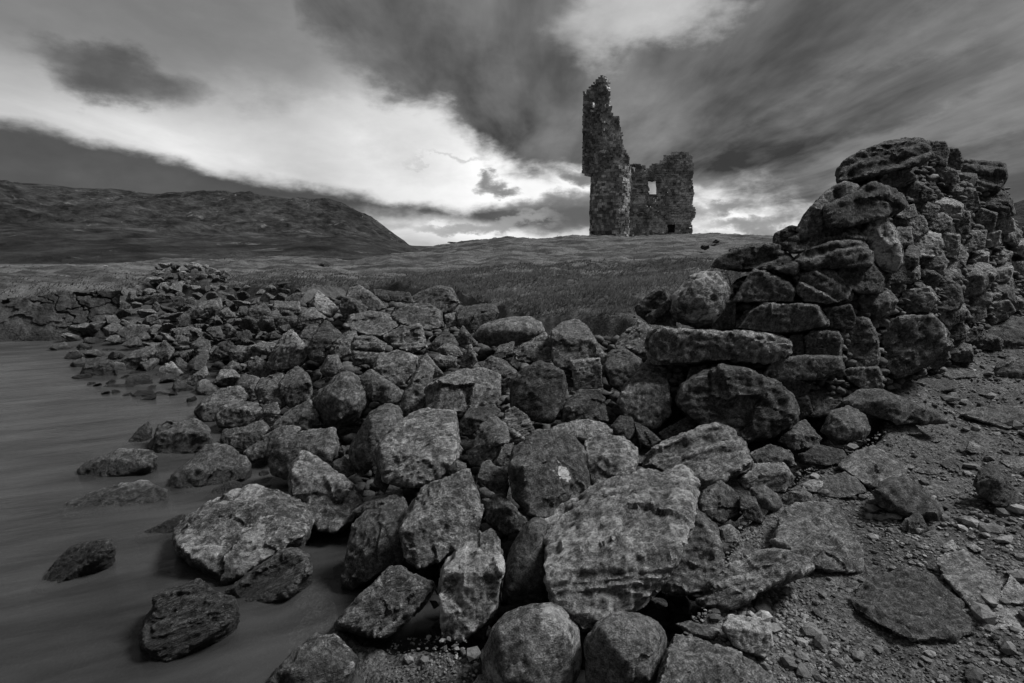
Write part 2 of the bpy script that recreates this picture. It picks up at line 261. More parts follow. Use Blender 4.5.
# ------------------------------------------------------------------ the rocks: outline seen in the photo, how it lies, how it looks
# options: w in water, t thickness, k how far the top leans away, a albedo, l lichen, s layering, r roundness
BOULDERS = r"""
low dark flat-topped rock standing alone in the water, left of the split wet block|w t.3 a.13|78,470 88,462 104,458 122,449 135,449 155,452 157,460 150,468 128,474 100,481 80,480
long pale flat slab awash in the water, widest of the rocks furthest out|w t.15 k1 a.2 l.4 s.6|60,515 66,502 100,490 115,484 146,481 166,490 168,498 150,505 130,508 95,513 62,518
small black wedge of rock just breaking the water beside the large pitted slab|w t.2 a.06|136,535 150,528 184,514 186,517 178,524 160,539 140,541
narrow black jagged rock alone in open water, nearest the left edge of the picture|w t.14 a.07 s.6 j-38|29,590 48,575 55,562 70,548 85,542 110,541 112,545 100,556 85,565 60,583 40,591
small black sloping rock in the water touching the split wet block|w t.3 a.08|124,446 135,435 140,427 148,422 151,427 147,438 140,448
wet blocky rock split by a vertical crack, standing in the water|w t.4 a.12|147,447 153,432 158,424 170,421 195,419 208,428 213,440 205,450 185,456 165,458 150,450
dark sloping wet boulder between the split block and the large pitted slab|w t.4 a.12 l.3|167,485 175,474 190,463 205,448 217,444 230,447 245,457 250,465 247,478 235,486 205,490 175,492
small dark hump of rock awash just behind the large pitted slab|w t.2 a.09|205,497 215,488 232,480 243,484 232,492 215,500
large pale pitted slab tilted at the water's edge, biggest rock on the water side|w t.45 k.8 g.58 a.17 l.9 d1|174,530 188,516 207,508 210,497 235,488 265,486 285,491 305,502 312,520 306,535 290,545 265,557 240,574 225,580 205,562 190,556 178,545
dark ridged rock lying half in the water below the large pitted slab|w t.35 a.11 s.6 l.2 j-32|228,590 240,583 260,570 282,552 295,549 308,556 311,568 300,583 285,595 265,605 240,604
black craggy layered rock rising from the water near the bottom left|w t.4 a.08 s1 j-28|136,637 145,620 155,610 156,597 170,590 185,589 197,583 208,588 214,597 235,600 232,612 215,630 195,645 165,660 145,650
wet black boulder with pale streaked top at the bottom edge beside the shallow pool|w t.4 a.10 l.6|262,692 275,672 295,650 318,630 335,634 345,645 358,658 350,680 330,702 280,706
pointed dark boulder with a pale sharp ridge beside the shallow pool|t.45 a.15 l.4 s.3 j-40|334,626 350,608 370,588 390,570 402,566 412,574 433,585 425,600 405,622 382,638 365,634 345,628
dark ragged boulder behind the pointed ridged boulder, left of the big angular one|t.4 a.12 l.35|342,586 344,565 353,548 352,525 365,512 385,505 403,498 412,520 410,548 402,562 378,574 355,590
big peaked boulder with a flat grey face, left of the upright streaked stone|t.5 a.19 l.35|401,528 408,510 425,490 445,478 468,469 476,488 482,512 477,532 462,545 440,558 420,567 408,560 403,545
tall upright boulder streaked with pale lichen, left of the smooth leaning egg-shaped one|t.4 a.2 l.75|440,604 441,575 448,560 462,546 478,534 492,527 501,540 504,562 499,590 497,608 482,626 460,642 442,638
smooth dark egg-shaped boulder leaning against the huge pale boulder|t.45 a.13 l.25 r1|502,600 503,575 510,550 520,530 533,517 546,520 550,535 549,560 550,590 540,604 518,607
huge pale flat-topped boulder in the middle foreground, largest of the heap|t.5 k.7 g.56 a.22 l.7 s.2 d1|545,522 558,508 580,500 600,490 618,478 640,478 665,470 680,467 693,480 696,492 690,503 690,522 682,545 673,570 655,588 635,605 615,618 600,627 585,629 570,616 555,600 549,580 547,550
round mottled boulder with black patches at the bottom edge|t.45 a.19 l.9 r1|481,655 490,630 505,612 530,603 555,602 570,610 581,630 583,660 575,692 540,702 500,692 482,680
smooth plain grey boulder at the bottom edge, right of the mottled round one|t.45 a.21 l.1 r.8|583,640 595,622 615,611 640,612 660,622 668,637 664,660 655,690 620,702 585,692
broad sloping boulder at the bottom edge beside the gravel|t.4 k.9 a.19 l.3|656,694 664,660 675,633 695,635 720,645 750,662 775,683 784,702 700,706 655,704
pale crusty rock top just showing at the bottom edge below the mottled boulder|t.3 a.22 l.6|468,694 480,676 510,678 545,675 560,684 566,702 475,703
leaning wedge-shaped boulder against the right side of the huge pale boulder|t.35 k.8 a.17 l.2|660,588 668,572 682,545 684,520 690,504 705,515 718,525 722,550 725,575 720,590 695,594 670,593
long pale ridged rock with a dark undercut beside the gravel|t.3 a.2 l.5 s.7 j-16|694,600 712,582 735,565 755,553 785,552 808,560 812,568 800,574 778,578 762,590 740,604 715,608 695,604
lumpy whitish stone lying on the gravel above the broad sloping boulder|t.4 a.33 l.7|721,628 730,615 745,616 760,618 772,632 774,645 765,657 748,653 733,645 731,636
small flat brownish-grey stone between the whitish stone and the smooth boulder|t.25 k1.2 a.14 r.6|676,624 690,621 708,626 718,634 712,640 690,635
large smooth-topped slab resting on the gravel right of the heap|t.32 k1.0 a.18 l.1|769,541 778,525 782,510 798,502 825,500 845,512 856,535 866,558 860,572 830,571 800,563 778,553
long rounded boulder with pale banding in front of the wall end|t.42 a.21 l.6 s.7 r.3 j-14|641,457 655,446 680,436 700,428 718,424 735,430 745,442 752,460 752,470 738,475 722,480 697,489 680,479 655,471 642,467
dark blocky stone tucked under the pale banded boulder|t.4 a.11|696,500 705,490 720,480 730,487 743,502 738,515 722,524 705,516
flat-topped grey stone right of the pale banded boulder|t.35 a.18 l.2|737,480 745,468 760,464 783,463 794,478 786,492 765,493 745,489
small smooth oval stone leaning under the flat-topped grey stone|t.4 a.18 r1|750,488 765,485 778,495 783,505 775,512 762,508 752,498
narrow dark stone between the dark blocky stone and the oval one|t.35 a.11|740,496 755,497 762,515 762,523 745,519 740,507
small pale lump of stone on dark gravel beside the wedge-shaped boulder|t.4 a.24 l.4|718,528 730,524 739,532 742,542 725,542
small angular grey stone between the oval stone and the large smooth slab|t.4 a.17|787,505 790,490 800,487 811,495 812,503 800,507
flat tilted slab with a pointed left end on the gravel below the wall|t.25 k1.2 a.2|837,465 858,450 872,445 885,450 895,460 908,466 905,475 880,487 868,487 850,475
smooth dark sloping boulder lying below the flat tilted slab|t.32 k.8 a.12 r.3|869,490 885,480 905,474 915,481 928,491 940,505 945,516 938,524 920,521 900,515 880,506
low rough rock sunk in the gravel left of the smooth dark sloping boulder|t.25 k1.2 a.13|806,488 820,478 845,472 858,480 867,492 850,498 830,498
dark humped boulder alone on the shingle near the right edge|t.45 a.11|973,486 980,470 990,463 1005,472 1012,485 1022,500 1015,508 995,506 978,496
small dark wedge stone on the gravel below the smooth dark sloping boulder|t.3 a.12|899,526 912,514 920,514 931,530 915,534 903,531
broad pale-grey slab lying tilted on the shingle at the right|t.22 k1.3 a.24 l.1|935,559 945,553 965,550 985,565 1003,581 996,600 999,606 985,612 972,610 960,592 943,575
bright triangular stone at the right edge beside the pale-grey slab|t.25 k1.1 a.38|1001,593 1010,574 1024,588 1033,600 1018,604 1003,601
flat pale stone at the right edge below the bright triangular stone|t.2 k1.4 a.3|982,620 1000,608 1024,607 1034,618 1010,627 990,628
small bright wedge stone on the shingle above the pale-grey slab|t.3 k1 a.42|941,546 952,540 960,549 950,551
small bright sliver stone right of the small bright wedge|t.25 k1.2 a.36|966,545 972,543 984,550 975,552
pale flat stone on the shingle near the bottom right corner|t.2 k1.4 a.26|995,638 1002,633 1020,641 1015,646 1000,644
broken craggy outcrop of dark rock flush with the gravel at lower right|t.15 k1.45 a.11 s.4 n1.05 j22|846,592 868,575 900,570 930,578 955,598 972,615 977,634 950,641 930,641 910,639 890,630 870,622 852,610
small pale stone behind the large smooth slab|t.35 k.8 a.34|800,486 810,480 822,481 823,487 816,492 803,491
flat pale-edged stone on the gravel just below the wall's long footing rock|t.22 k1.3 a.25|887,430 900,421 915,425 922,434 905,434
small grey block on the gravel path, midway between wall and dark humped boulder|t.35 k.8 a.25|966,450 970,441 985,448 984,453 975,454
low grey stone on the gravel above the smooth dark sloping boulder|t.25 k1.3 a.19|914,471 920,464 935,466 946,472 930,475
low dark stone on the gravel left of the small grey block|t.25 k1.3 a.10|940,464 950,458 963,463 960,469 946,468
long layered slab lying across the ground at the right edge below the wall|t.15 k2 a.15 s.7 j8|960,414 990,404 1024,410 1034,424 1010,429 985,422
pale flat stone at the right edge above the dark humped boulder|t.2 k1.5 a.24|1000,461 1014,455 1034,458 1030,468 1010,468
flat worn slab in the gravel right of the smooth dark sloping boulder|t.12 k1.7 a.16|915,492 935,483 960,480 972,488 955,496 930,498
large dark boulder with a white lichen patch in the middle of the heap|t.5 a.10 l.25 r.2 p1|509,470 515,447 535,431 560,430 575,437 587,452 589,478 586,495 572,508 555,518 530,517 512,497
pale angular boulder right of the one with the white lichen patch|t.4 k.8 a.27 l.5|585,442 600,435 620,434 637,448 640,456 634,470 620,484 608,490 592,486 586,470
small triangular stone under the boulder with the white lichen patch|t.35 a.15|561,514 572,495 585,498 592,505 580,513
dark diamond-shaped stone below the boulder with the white lichen patch|t.4 a.12|484,513 492,495 502,494 528,520 520,530 505,534 486,522
dark stone with one grey lichen spot, left of the white-patched boulder|t.4 a.12 l.3|477,478 483,462 490,460 505,472 508,486 505,500 490,489
thin upright stone wedged against the left of the white-patched boulder|t.4 a.13|496,461 505,445 514,443 512,472 505,478
rough grey boulder left of the thin upright wedged stone|t.4 a.16 l.4|467,460 475,440 480,425 495,417 506,425 509,440 501,455 485,466 470,466
splintered slaty rock with sharp pale edges above the white-patched boulder|t.35 a.2 s1 l.3 j35|498,426 506,412 514,407 526,416 534,430 525,441 508,441
wide pale slab tilted toward the viewer in the left middle of the heap|t.4 k.6 g.6 a.23 l.6 s.3|373,454 390,437 400,422 425,409 456,411 459,450 450,466 440,478 420,485 396,482 386,479 394,465
speckled grey slab-sided boulder above the wide tilted pale slab|t.4 a.21 l.45|426,388 445,377 465,368 480,367 501,375 499,393 495,403 475,406 455,414 440,413 427,409
black cube-shaped boulder with a broken top near the middle of the heap|t.5 a.09 b1|512,379 525,368 540,362 562,372 566,385 561,410 552,422 535,421 511,406
small square speckled stone standing on a dark one, right of the black cube boulder|t.5 a.22 l.4 b1|571,361 600,358 602,387 575,390
dark stone carrying the small square speckled stone|t.45 a.09 l.1|561,421 567,400 580,390 600,389 606,405 608,421 590,423
peaked craggy boulder at the top of the heap in front of the grass|t.45 a.17 l.3 s.3|551,345 552,328 562,324 575,319 585,325 598,345 607,357 600,361 575,359 558,369 552,360
long rounded pale boulder lying along the top of the heap|t.4 a.19 l.35 r.8|472,336 480,326 500,318 530,316 542,323 545,331 535,339 515,346 485,345
ribbed pale stone leaning against the left end of the wall|t.4 a.2 l.4 s.8 j-42|614,346 620,335 640,321 651,328 652,345 645,356 630,350 617,349
dark angular stone below the ribbed pale stone at the wall's left end|t.4 a.13|603,363 610,353 623,348 640,359 644,370 635,386 625,396 610,383
large speckled pointed boulder under the left end of the wall's long slab|t.45 a.16 l.4|618,402 625,385 640,370 650,358 665,375 673,395 671,415 656,429 640,426 624,416
flat light-topped slab above the pale angular boulder|t.25 k.9 a.24 l.3|543,431 560,423 585,419 605,424 613,432 600,441 580,439 560,433
small round black stone right of the flat light-topped slab|t.45 a.08 r.5|611,427 620,416 632,417 637,432 630,443 618,441
dark triangular stone left of the pale banded boulder|t.35 a.10|634,421 645,427 660,440 650,447 640,443
small grained stone lying on the pale banded boulder's upper left|t.35 a.15 s.7|659,433 675,423 692,414 699,421 690,431 665,439
smooth dark boulder with a lighter rounded top, left of the wide tilted slab|t.45 a.14 r.5|350,451 360,430 370,414 385,403 400,406 404,420 390,440 376,450 373,468 362,476 352,466
upright flaky stone left of the speckled slab-sided boulder|t.35 a.17 l.3|402,398 410,385 417,370 425,360 434,368 428,386 427,408 411,417 403,411
lumpy two-lobed grey stone above the upright flaky stone|t.4 a.19 l.4|373,371 380,355 400,350 418,357 416,370 405,384 390,385 383,378
rounded grey boulder under the lumpy two-lobed stone|t.4 a.15 l.25|356,378 370,369 385,379 400,387 404,398 392,405 370,399
big dark rounded boulder with a paler top in the left of the heap|t.5 a.15 l.2 r.4|310,403 320,388 335,376 346,370 360,377 369,390 368,405 356,420 335,429 318,425
large pale elongated slab sloping down to the water's edge left of the heap|t.38 k.8 a.23 l.45|290,493 292,468 303,452 315,457 330,470 352,485 362,496 366,506 352,521 335,533 318,531 308,511 300,493
dark blocky boulder with a lighter right edge behind the elongated sloping slab|t.4 a.14 l.3|268,461 280,440 300,431 334,428 338,446 328,466 306,471 290,479 273,475
long flat rock reaching down to the water beside the dark blocky boulder|t.3 a.16|242,454 262,438 285,424 301,428 290,441 272,456 252,462
grey ridge-backed stone above the long flat rock|t.35 a.15|268,430 285,412 310,399 318,411 322,425 300,431 282,437
low split boulder with a pale top at the water, left of the long flat rock|t.35 a.16 l.2|229,438 240,428 262,420 270,430 256,444 245,450 232,448
small dark block beside the low split boulder|t.4 a.10|220,440 224,430 238,428 236,445 226,447
rounded grey boulder on the shore above the low split boulder|t.4 a.17 l.3|215,418 222,407 238,400 258,402 264,412 256,423 236,428 220,427
small rough stone right of the rounded grey shore boulder|t.4 a.16 l.3|258,415 265,404 277,402 280,412 270,423
pale-flanked boulder at the water's edge, above the split wet block|t.4 a.18 l.35|195,412 205,399 222,388 240,385 251,398 242,404 224,409 217,425 202,421
dark smooth-faced boulder standing left of the big dark rounded one|t.45 a.12 l.2|279,384 288,372 298,366 309,375 313,390 309,401 290,406 282,396
brown-grey stone behind the pale-flanked shore boulder|t.4 a.14 l.2|236,386 245,373 259,377 263,395 250,403 240,396
rough topped stone left of the dark smooth-faced boulder|t.4 a.15 l.3|254,390 262,378 282,374 285,386 271,398 259,403
small dark stone under the dark smooth-faced boulder|t.4 a.10|262,402 270,390 280,388 286,404 278,411
tall pale leaning boulder at the left of the upper heap|t.4 a.22 l.4|266,363 275,347 285,334 292,329 304,345 309,356 300,366 285,369 272,371
tall dark slab standing right of the tall pale leaning boulder|t.4 a.10|308,350 314,335 325,319 339,330 343,342 332,351 321,363 311,359
flat block with a pale chipped corner on the upper left of the heap|t.45 a.17|272,311 275,301 299,301 301,313 290,315 274,316
dark block under the flat chipped block|t.4 a.12|277,330 278,317 296,315 299,326 285,329
pair-shaped rough stone behind the tall dark slab|t.4 a.18 l.2|296,323 302,311 315,308 326,317 318,327 300,328
grey squarish stone between the tall pale and tall dark stones|t.4 a.14|299,336 307,325 318,324 317,346 308,353 300,346
dark stone crowned with bright white lichen at the top of the heap|t.4 a.16 l1.0|309,303 318,290 328,299 339,308 332,317 318,313
small dark wedge with a pale tip near the top of the heap|t.4 a.11|339,306 345,297 355,300 368,308 360,316 345,318
slanted slab propped on the top edge of the heap against the grass|t.35 a.17 s.3|346,298 350,288 360,285 378,299 386,308 372,313 362,307
small black stone perched highest on the far top of the heap|t.4 a.08|350,288 358,281 366,283 370,289 358,290
long black bar-shaped slab along the top edge of the heap|t.35 a.07|373,298 374,289 395,292 410,293 413,302 385,301
pointed craggy rock on the heap's skyline in front of the grass|t.4 a.13 s.4 j-30|407,303 420,292 440,285 452,289 459,302 451,313 430,311 412,307
ragged flat-topped rock below the pointed skyline rock|t.4 k.8 a.15 l.2 s.3 j8|390,316 398,306 430,304 441,312 444,326 430,331 400,323
small light cube-like stone right of the ragged flat-topped rock|t.5 a.26|445,315 455,313 456,325 447,327
low dark block at the grass edge behind the long rounded pale boulder|t.4 a.10|455,313 465,306 495,304 499,313 490,326 470,333 458,326
small leaning wedge stone left of the long rounded pale boulder|t.4 a.15|455,341 463,326 478,345 465,349
flat dark stone left of the small leaning wedge|t.35 a.12|426,349 440,335 451,334 459,345 445,353
small rough pale-topped stone above the speckled slab-sided boulder|t.4 a.2 l.4|436,350 445,343 458,347 463,355 450,359
pale stubby stone under the small rough pale-topped one|t.4 a.22 l.4|433,359 440,355 457,357 456,366 437,366
small upright grey stone right of the pale stubby stone|t.4 a.18|460,364 466,347 471,345 477,361 472,367
small smooth slanted stone under the long rounded pale boulder|t.4 a.14|493,356 500,345 514,342 512,353 500,360
rough grey rock between the long rounded boulder and the peaked one|t.35 k.8 a.17 l.4|511,353 525,343 545,332 553,345 553,361 530,363 517,361
brownish rounded rock left of the black cube boulder|t.4 a.14 l.2|477,367 490,356 505,361 516,372 508,389 490,393 500,376
cracked grey block with a layered side, above the lumpy two-lobed stone|t.4 a.17 s.6 j3|351,346 355,337 372,337 386,345 381,361 355,364
blocky ledge-like rock right of the cracked grey block|t.4 a.18 s.3 j-6|384,337 400,327 422,325 427,346 412,353 392,346
grey sloping stone left of the cracked grey block|t.4 a.17 l.2|330,351 340,335 355,327 358,338 351,353 336,359
broad flat broken slab in the upper middle of the heap|t.3 k1.1 a.17 l.2 j-8|343,326 352,315 375,311 395,317 401,326 380,336 355,333
small round pale stone beside the big dark rounded boulder's top|t.45 a.19 l.3 r.5|320,371 328,356 338,355 343,368 336,377 324,375
rough grey stone above the upright flaky stone|t.4 a.18 l.3|419,362 427,354 436,366 443,374 430,379 421,370
dark recessed stone below the speckled slab-sided boulder|t.4 a.10|459,424 470,408 494,404 500,411 486,424 470,436 459,436
small grey stone under the wide tilted slab|t.4 a.13 r.4|448,470 456,460 466,464 467,473 456,480
narrow pale-edged flake of rock between the elongated slab and the angular boulder|t.25 a.13|352,512 370,500 402,489 403,497 385,505 366,515
small dark stone in the hollow left of the wide tilted slab|t.4 a.11|374,482 378,466 388,462 393,478 384,492
dark stone in the deep gap below the smooth dark boulder|t.4 a.09|333,462 344,457 352,463 356,472 345,478 335,472
long pale boulder foot below the wall, right of the dark angular block|t.3 a.12|750,454 770,444 790,451 797,465 777,471 758,467
angular dark-faced block below the wall's big sunken boulder|t.42 a.13 l.1|778,441 790,425 805,420 821,438 817,448 795,451
pointed upright rock at the foot of the wall|t.4 a.15 l.15|807,416 808,395 825,378 836,380 843,400 846,406 822,418
rounded dark boulder on the ground in front of the wall corner|t.45 a.15 l.2 r.4|820,431 830,412 848,406 866,415 871,430 861,443 835,445
low black rock with a sharp edge under the angular dark-faced block|t.3 k.8 a.08|799,455 818,445 842,450 850,462 825,466 805,463
large dark boulder at the right edge against the foot of the wall|t.4 a.09|977,338 990,325 1010,317 1034,315 1040,352 1010,353 985,346
smooth grey boulder at the right edge by the wall|t.4 a.15 r.5|991,376 996,365 1010,357 1036,360 1038,381 1005,382
long low footing rock running along the ground before the wall corner|t.3 a.12|842,401 860,390 880,389 915,404 940,414 947,422 900,425 860,413
flat dark slab on the ground under the wall's big square block|t.25 k1.2 a.11|903,389 920,378 955,380 962,388 930,393
flat grey slab behind the flat dark slab at the wall foot|t.2 k1.5 a.14|925,372 945,364 975,370 978,377 950,379
low broken stone at the foot of the wall's right face|t.35 a.13|948,358 958,352 968,358 970,368 955,368
dark rock standing alone in the water farthest to the left|w t.4 a.08|63,360 68,353 76,350 84,355 86,360 76,363 66,362
broad black wet rock at the water's edge of the far heap|w t.4 a.09|82,373 86,362 98,357 113,361 118,376 105,380 86,380
long pale-topped slab sloping into the water at the far heap|t.35 a.14|117,377 117,363 135,351 152,345 157,352 142,363 130,375
dark ridge-shaped stone right of the long slab at the far heap|t.4 a.11|145,363 155,350 165,340 174,349 170,361 155,371
bright flat-faced stone at the water's edge of the far heap|t.35 k.8 a.36|157,377 160,367 172,362 183,373 175,379
slanting wedge of stone right of the bright flat-faced stone|t.35 a.17|181,386 192,376 206,367 208,375 196,386 184,388
flat pale slab at the water line below the slanting wedge|w t.2 k1.2 a.19|193,389 202,381 222,380 226,387 210,391
small black rock awash below the long slab|w t.3 a.06|131,396 138,390 152,390 156,395 142,400
low dark reef of rock awash left of the small black one|w t.15 k1.2 a.09|97,391 108,384 132,384 134,388 115,392
dark cube-like stone in the middle of the far heap|t.45 a.13|190,355 192,344 200,338 210,341 211,354 200,356
flat-topped block above the cube-like stone of the far heap|t.4 a.18|175,338 177,329 190,326 201,329 199,339 185,342
long flat-topped slab at the right of the far heap|t.35 a.14|228,352 232,346 260,346 263,351 258,361 232,362
grey angular stone left of the long flat-topped slab|t.4 a.15|207,357 214,346 224,347 226,358 214,361
dark block in the upper far heap with a pale top|t.4 a.12|245,322 250,309 264,303 271,312 269,323 255,325
sloping grey slab in the upper far heap|t.35 a.16|188,311 202,302 220,298 222,307 212,314 196,314
large tilted stone with a shadowed right end in the upper far heap|t.35 a.14|178,318 192,308 216,300 222,311 205,316 190,320
rough low boulder beside the tall pale leaning one|t.4 a.15 l.2|246,362 256,356 268,364 275,372 262,378 250,374
"""
# the ruined wall: stones of the end that faces the camera and of the long side running back
WALL = r"""
t.35 a.2 l.6 s.3|649,333 660,327 740,331 775,334 789,340 791,352 778,361 700,363 652,363 648,346
t.4 a.11 l.15|675,402 682,385 700,372 720,366 745,368 770,380 790,395 797,408 792,420 770,438 745,444 720,436 690,417
t.45 a.22 l1.15 r.3|668,310 672,295 690,276 705,271 725,273 733,290 731,312 718,327 690,326 672,320
t.4 a.11 s.6 j-38|636,306 650,295 668,287 674,310 674,326 650,323 638,313
t.4 a.14 l.1|733,301 742,285 754,268 765,274 790,282 797,290 793,302 760,302
t.4 a.15 l.2 s.3|735,329 745,312 760,303 800,303 820,305 829,325 800,332 765,332
t.4 a.18 l.5 s.5 j25|796,290 800,274 820,270 840,275 853,290 851,301 830,304 805,301
t.4 a.09 j-14|706,268 715,258 740,248 780,244 797,262 796,283 790,272 765,268 735,270
t.35 a.12 l.1|762,376 775,360 800,356 842,356 844,372 815,379 770,382
t.4 a.10|790,336 803,334 804,356 792,357
t.4 a.14 l.4|803,337 812,331 838,332 843,340 841,356 806,356
t.4 a.10|823,308 850,305 857,318 852,329 830,328
t.4 a.14 l.3|843,334 850,318 868,317 876,332 878,342 845,343
t.4 a.14 l.3|843,344 878,342 880,356 876,368 850,368
t.4 a.14 l.3|840,372 850,368 879,367 883,380 875,393 858,387
t.45 a.15 l.5|879,332 885,318 910,314 935,315 949,332 949,346 930,361 912,373 895,378 885,366 880,346
t.4 a.15 l.2 r.3|852,301 858,293 890,290 899,300 893,313 878,319 860,315
t.4 a.15 l.6|898,301 903,289 930,286 938,300 930,311 905,314
t.4 a.10|831,277 845,265 876,264 886,278 882,293 858,293 848,286
t.4 a.12 s.3 j-12|790,262 805,250 830,242 862,240 874,250 872,266 835,267 805,271
t.4 a.34 l1.3|860,238 868,222 885,213 894,228 899,245 902,262 896,272 880,267 868,251
t.35 a.12 s1 l.3 j-14|780,247 800,230 830,225 862,227 870,238 840,247 810,251 790,253
t.4 a.10 s.5 l.1|825,223 826,207 840,199 858,189 875,183 895,189 906,205 895,214 870,219 850,226 830,228
t.35 a.21|795,232 808,211 825,191 845,182 859,187 850,201 832,209 827,226 810,231
t.35 a.12 s.7 l.1 j-16|836,179 840,164 860,151 885,142 905,139 925,140 933,155 920,164 895,166 870,171 855,181 840,183
t.4 a.25|879,183 883,170 893,159 905,168 916,178 905,183 890,187
t.4 a.13|897,186 915,181 933,190 931,199 915,204 904,199
t.4 a.12|926,141 945,142 949,150 946,166 930,161
t.4 a.13|945,149 958,148 964,160 960,170 948,168
t.4 a.10 s.6 j6|961,161 985,161 1006,164 1008,176 1000,191 975,186 964,176
t.4 a.09 j10|968,186 985,187 1001,190 1012,200 1010,212 990,208 970,200
t.4 a.16|932,168 945,166 957,172 960,183 945,186 934,182
t.4 a.17|988,203 1000,196 1012,204 1014,214 1000,218 990,213
t.4 a.11|718,262 734,248 755,243 768,247 760,256 736,262
t.35 a.10|775,234 790,226 812,228 808,243 784,248 772,246
t.35 a.1|712,300 735,302 736,330 712,330
t.4 a.10|690,368 706,364 712,380 700,392 684,390
t.35 a.1|772,384 800,380 812,384 806,396 790,398 776,394
t.4 a.12|796,398 808,396 812,412 800,420 792,412
"""
# smaller stones of the long side: centre x, y, width, height, albedo, lichen
SIDE = [(955,192,20,12,.12,.2),(925,208,22,14,.13,.2),(948,205,24,14,.27,.5),(968,202,16,18,.12,.1),(916,222,20,16,.14,.2),(938,226,24,18,.2,.8),
(960,220,18,20,.13,.3),(982,222,18,18,.12,.2),(1002,226,20,14,.26,.5),(905,236,18,16,.13,.1),(926,243,22,18,.2,.9),(950,243,22,18,.22,.9),
(972,240,20,18,.13,.2),(993,240,20,16,.24,.6),(1013,234,18,14,.2,.4),(911,256,20,18,.13,.1),(934,260,22,18,.14,.7),(957,260,20,18,.13,.7),
(979,258,20,18,.25,.6),(999,256,20,18,.26,.6),(1018,250,18,18,.25,.5),(905,276,26,16,.14,.1),(930,277,22,14,.12,.2),(952,278,22,16,.13,.5),
(1000,274,18,18,.22,.7),(1018,268,18,18,.27,.8),(979,278,36,20,.18,.4),(950,296,24,20,.12,.3),(1006,292,22,18,.13,.3),(1024,287,18,18,.13,.3),
(974,298,26,18,.13,.3),(950,316,22,20,.15,.5),(972,315,24,18,.13,.2),(995,310,22,18,.12,.2),(1015,306,22,18,.12,.2),(958,335,20,20,.12,.2),
(975,333,20,16,.12,.1),(947,347,14,16,.13,.3),(1032,312,20,18,.12,.2),(1034,270,18,18,.2,.4),(1034,250,18,16,.2,.4),(1030,232,16,14,.15,.3),
(925,325,16,14,.12,.2),(960,352,22,14,.12,.1),(985,345,22,16,.11,.1),(1010,330,24,18,.12,.2),(1032,332,20,20,.12,.1),(936,362,22,14,.11,.1),(865,398,18,12,.1,0),(1005,345,20,14,.1,0),(895,290,14,12,.11,.1),(893,278,18,14,.11,.1),(915,198,18,12,.12,.1),(880,205,20,16,.09,.1),(908,212,14,12,.2,.3),(975,190,20,10,.11,0),
(1003,208,20,12,.13,.2),(992,205,12,10,.2,.4),(898,222,14,14,.11,.1),(885,300,14,12,.1,0),(943,330,12,14,.13,.4)]
# ------------------------------------------------------------------ the lie of the land
class RBF:
    def __init__(s, P, v, lam=1e-3):
        s.P = np.asarray(P, float); n = len(s.P); D = np.linalg.norm(s.P[:, None] - s.P[None], axis=2)
        A = np.zeros((n + 3, n + 3)); A[:n, :n] = D - lam * np.eye(n) * 1.0; A[:n, n] = 1; A[:n, n + 1:] = s.P; A[n, :n] = 1; A[n + 1:, :n] = s.P.T
        s.w = np.linalg.solve(A, np.concatenate([np.asarray(v, float), np.zeros(3)]))
    def __call__(s, Q):
        Q = np.asarray(Q, float); out = np.empty(len(Q))
        for i in range(0, len(Q), 20000):
            q = Q[i:i + 20000]; D = np.linalg.norm(q[:, None] - s.P[None], axis=2)
            out[i:i + 20000] = D @ s.w[:-3] + s.w[-3] + q @ s.w[-2:]
        return out
def warp(X, Y):
    r = np.hypot(X, Y) + 1e-9; k = np.log1p(r / 1.5) / r; return np.stack([X * k, Y * k], -1)
# photo pixel -> height of the surface there (heap, shingle, shore, meadow, hummock)
HP = [  # u, v, z
 (40,683,-.42),(150,640,-.32),(250,640,-.12),(330,600,-.07),(240,600,-.16),(100,560,-.4),(40,480,-.45),(120,500,-.35),(150,400,-.40),(60,380,-.45),(120,430,-.4),(-100,500,-.5),
 (215,520,-.10),(180,440,-.12),(215,410,.02),(200,480,-.14),(340,640,.0),(420,650,.06),(360,620,.05),(300,530,.08),
 (480,640,.15),(560,650,.22),(640,650,.24),(720,640,.2),(620,560,.36),(680,560,.33),(540,560,.33),(450,560,.25),(390,560,.14),(440,510,.36),(380,500,.26),
 (330,490,.16),(300,450,.20),(250,430,.12),(270,400,.26),(340,400,.42),(370,440,.36),(420,450,.46),(550,470,.52),(610,460,.52),(540,400,.68),(460,390,.66),
 (400,370,.66),(330,360,.56),(290,350,.5),(250,370,.22),(230,355,.3),(480,345,.8),(580,375,.74),(640,390,.66),(580,340,.86),(510,330,.86),(440,330,.86),(380,330,.84),
 (340,320,.85),(300,315,.80),(280,310,.78),(360,300,1.02),(400,298,1.06),(430,300,1.02),(250,315,.70),(220,305,.74),(190,300,.78),(170,290,.86),(230,290,.92),(280,295,.95),
 (200,330,.38),(150,330,.24),(130,345,.08),(170,350,.18),(200,360,.10),(110,350,-.05),(160,375,-.03),(210,380,-.02),(80,352,-.2),(130,320,.34),(120,305,.62),
 (700,500,.34),(760,490,.34),(820,530,.24),(700,450,.44),(740,430,.46),(790,440,.44),(850,450,.40),(800,430,.48),(760,560,.22),(800,600,.17),(800,670,.15),(900,650,.16),
 (900,560,.22),(1000,620,.2),(1000,540,.26),(900,480,.32),(1000,470,.36),(920,430,.40),(1000,430,.42),(960,405,.47),(1010,398,.50),(1018,378,.60),(1100,400,.5),(1100,600,.25),(1200,500,.4),
 (680,400,.58),(640,350,.84),(880,402,.66),(920,387,.66),(950,372,.68),(990,360,.72),(1018,352,.76),(1050,350,.8),(850,418,.56),(830,400,.66),(760,400,.62)]
HX = [(*at(u, v, (z - CAMZ) / ray(u, v)[2])[:2], z) for u, v, z in HP]
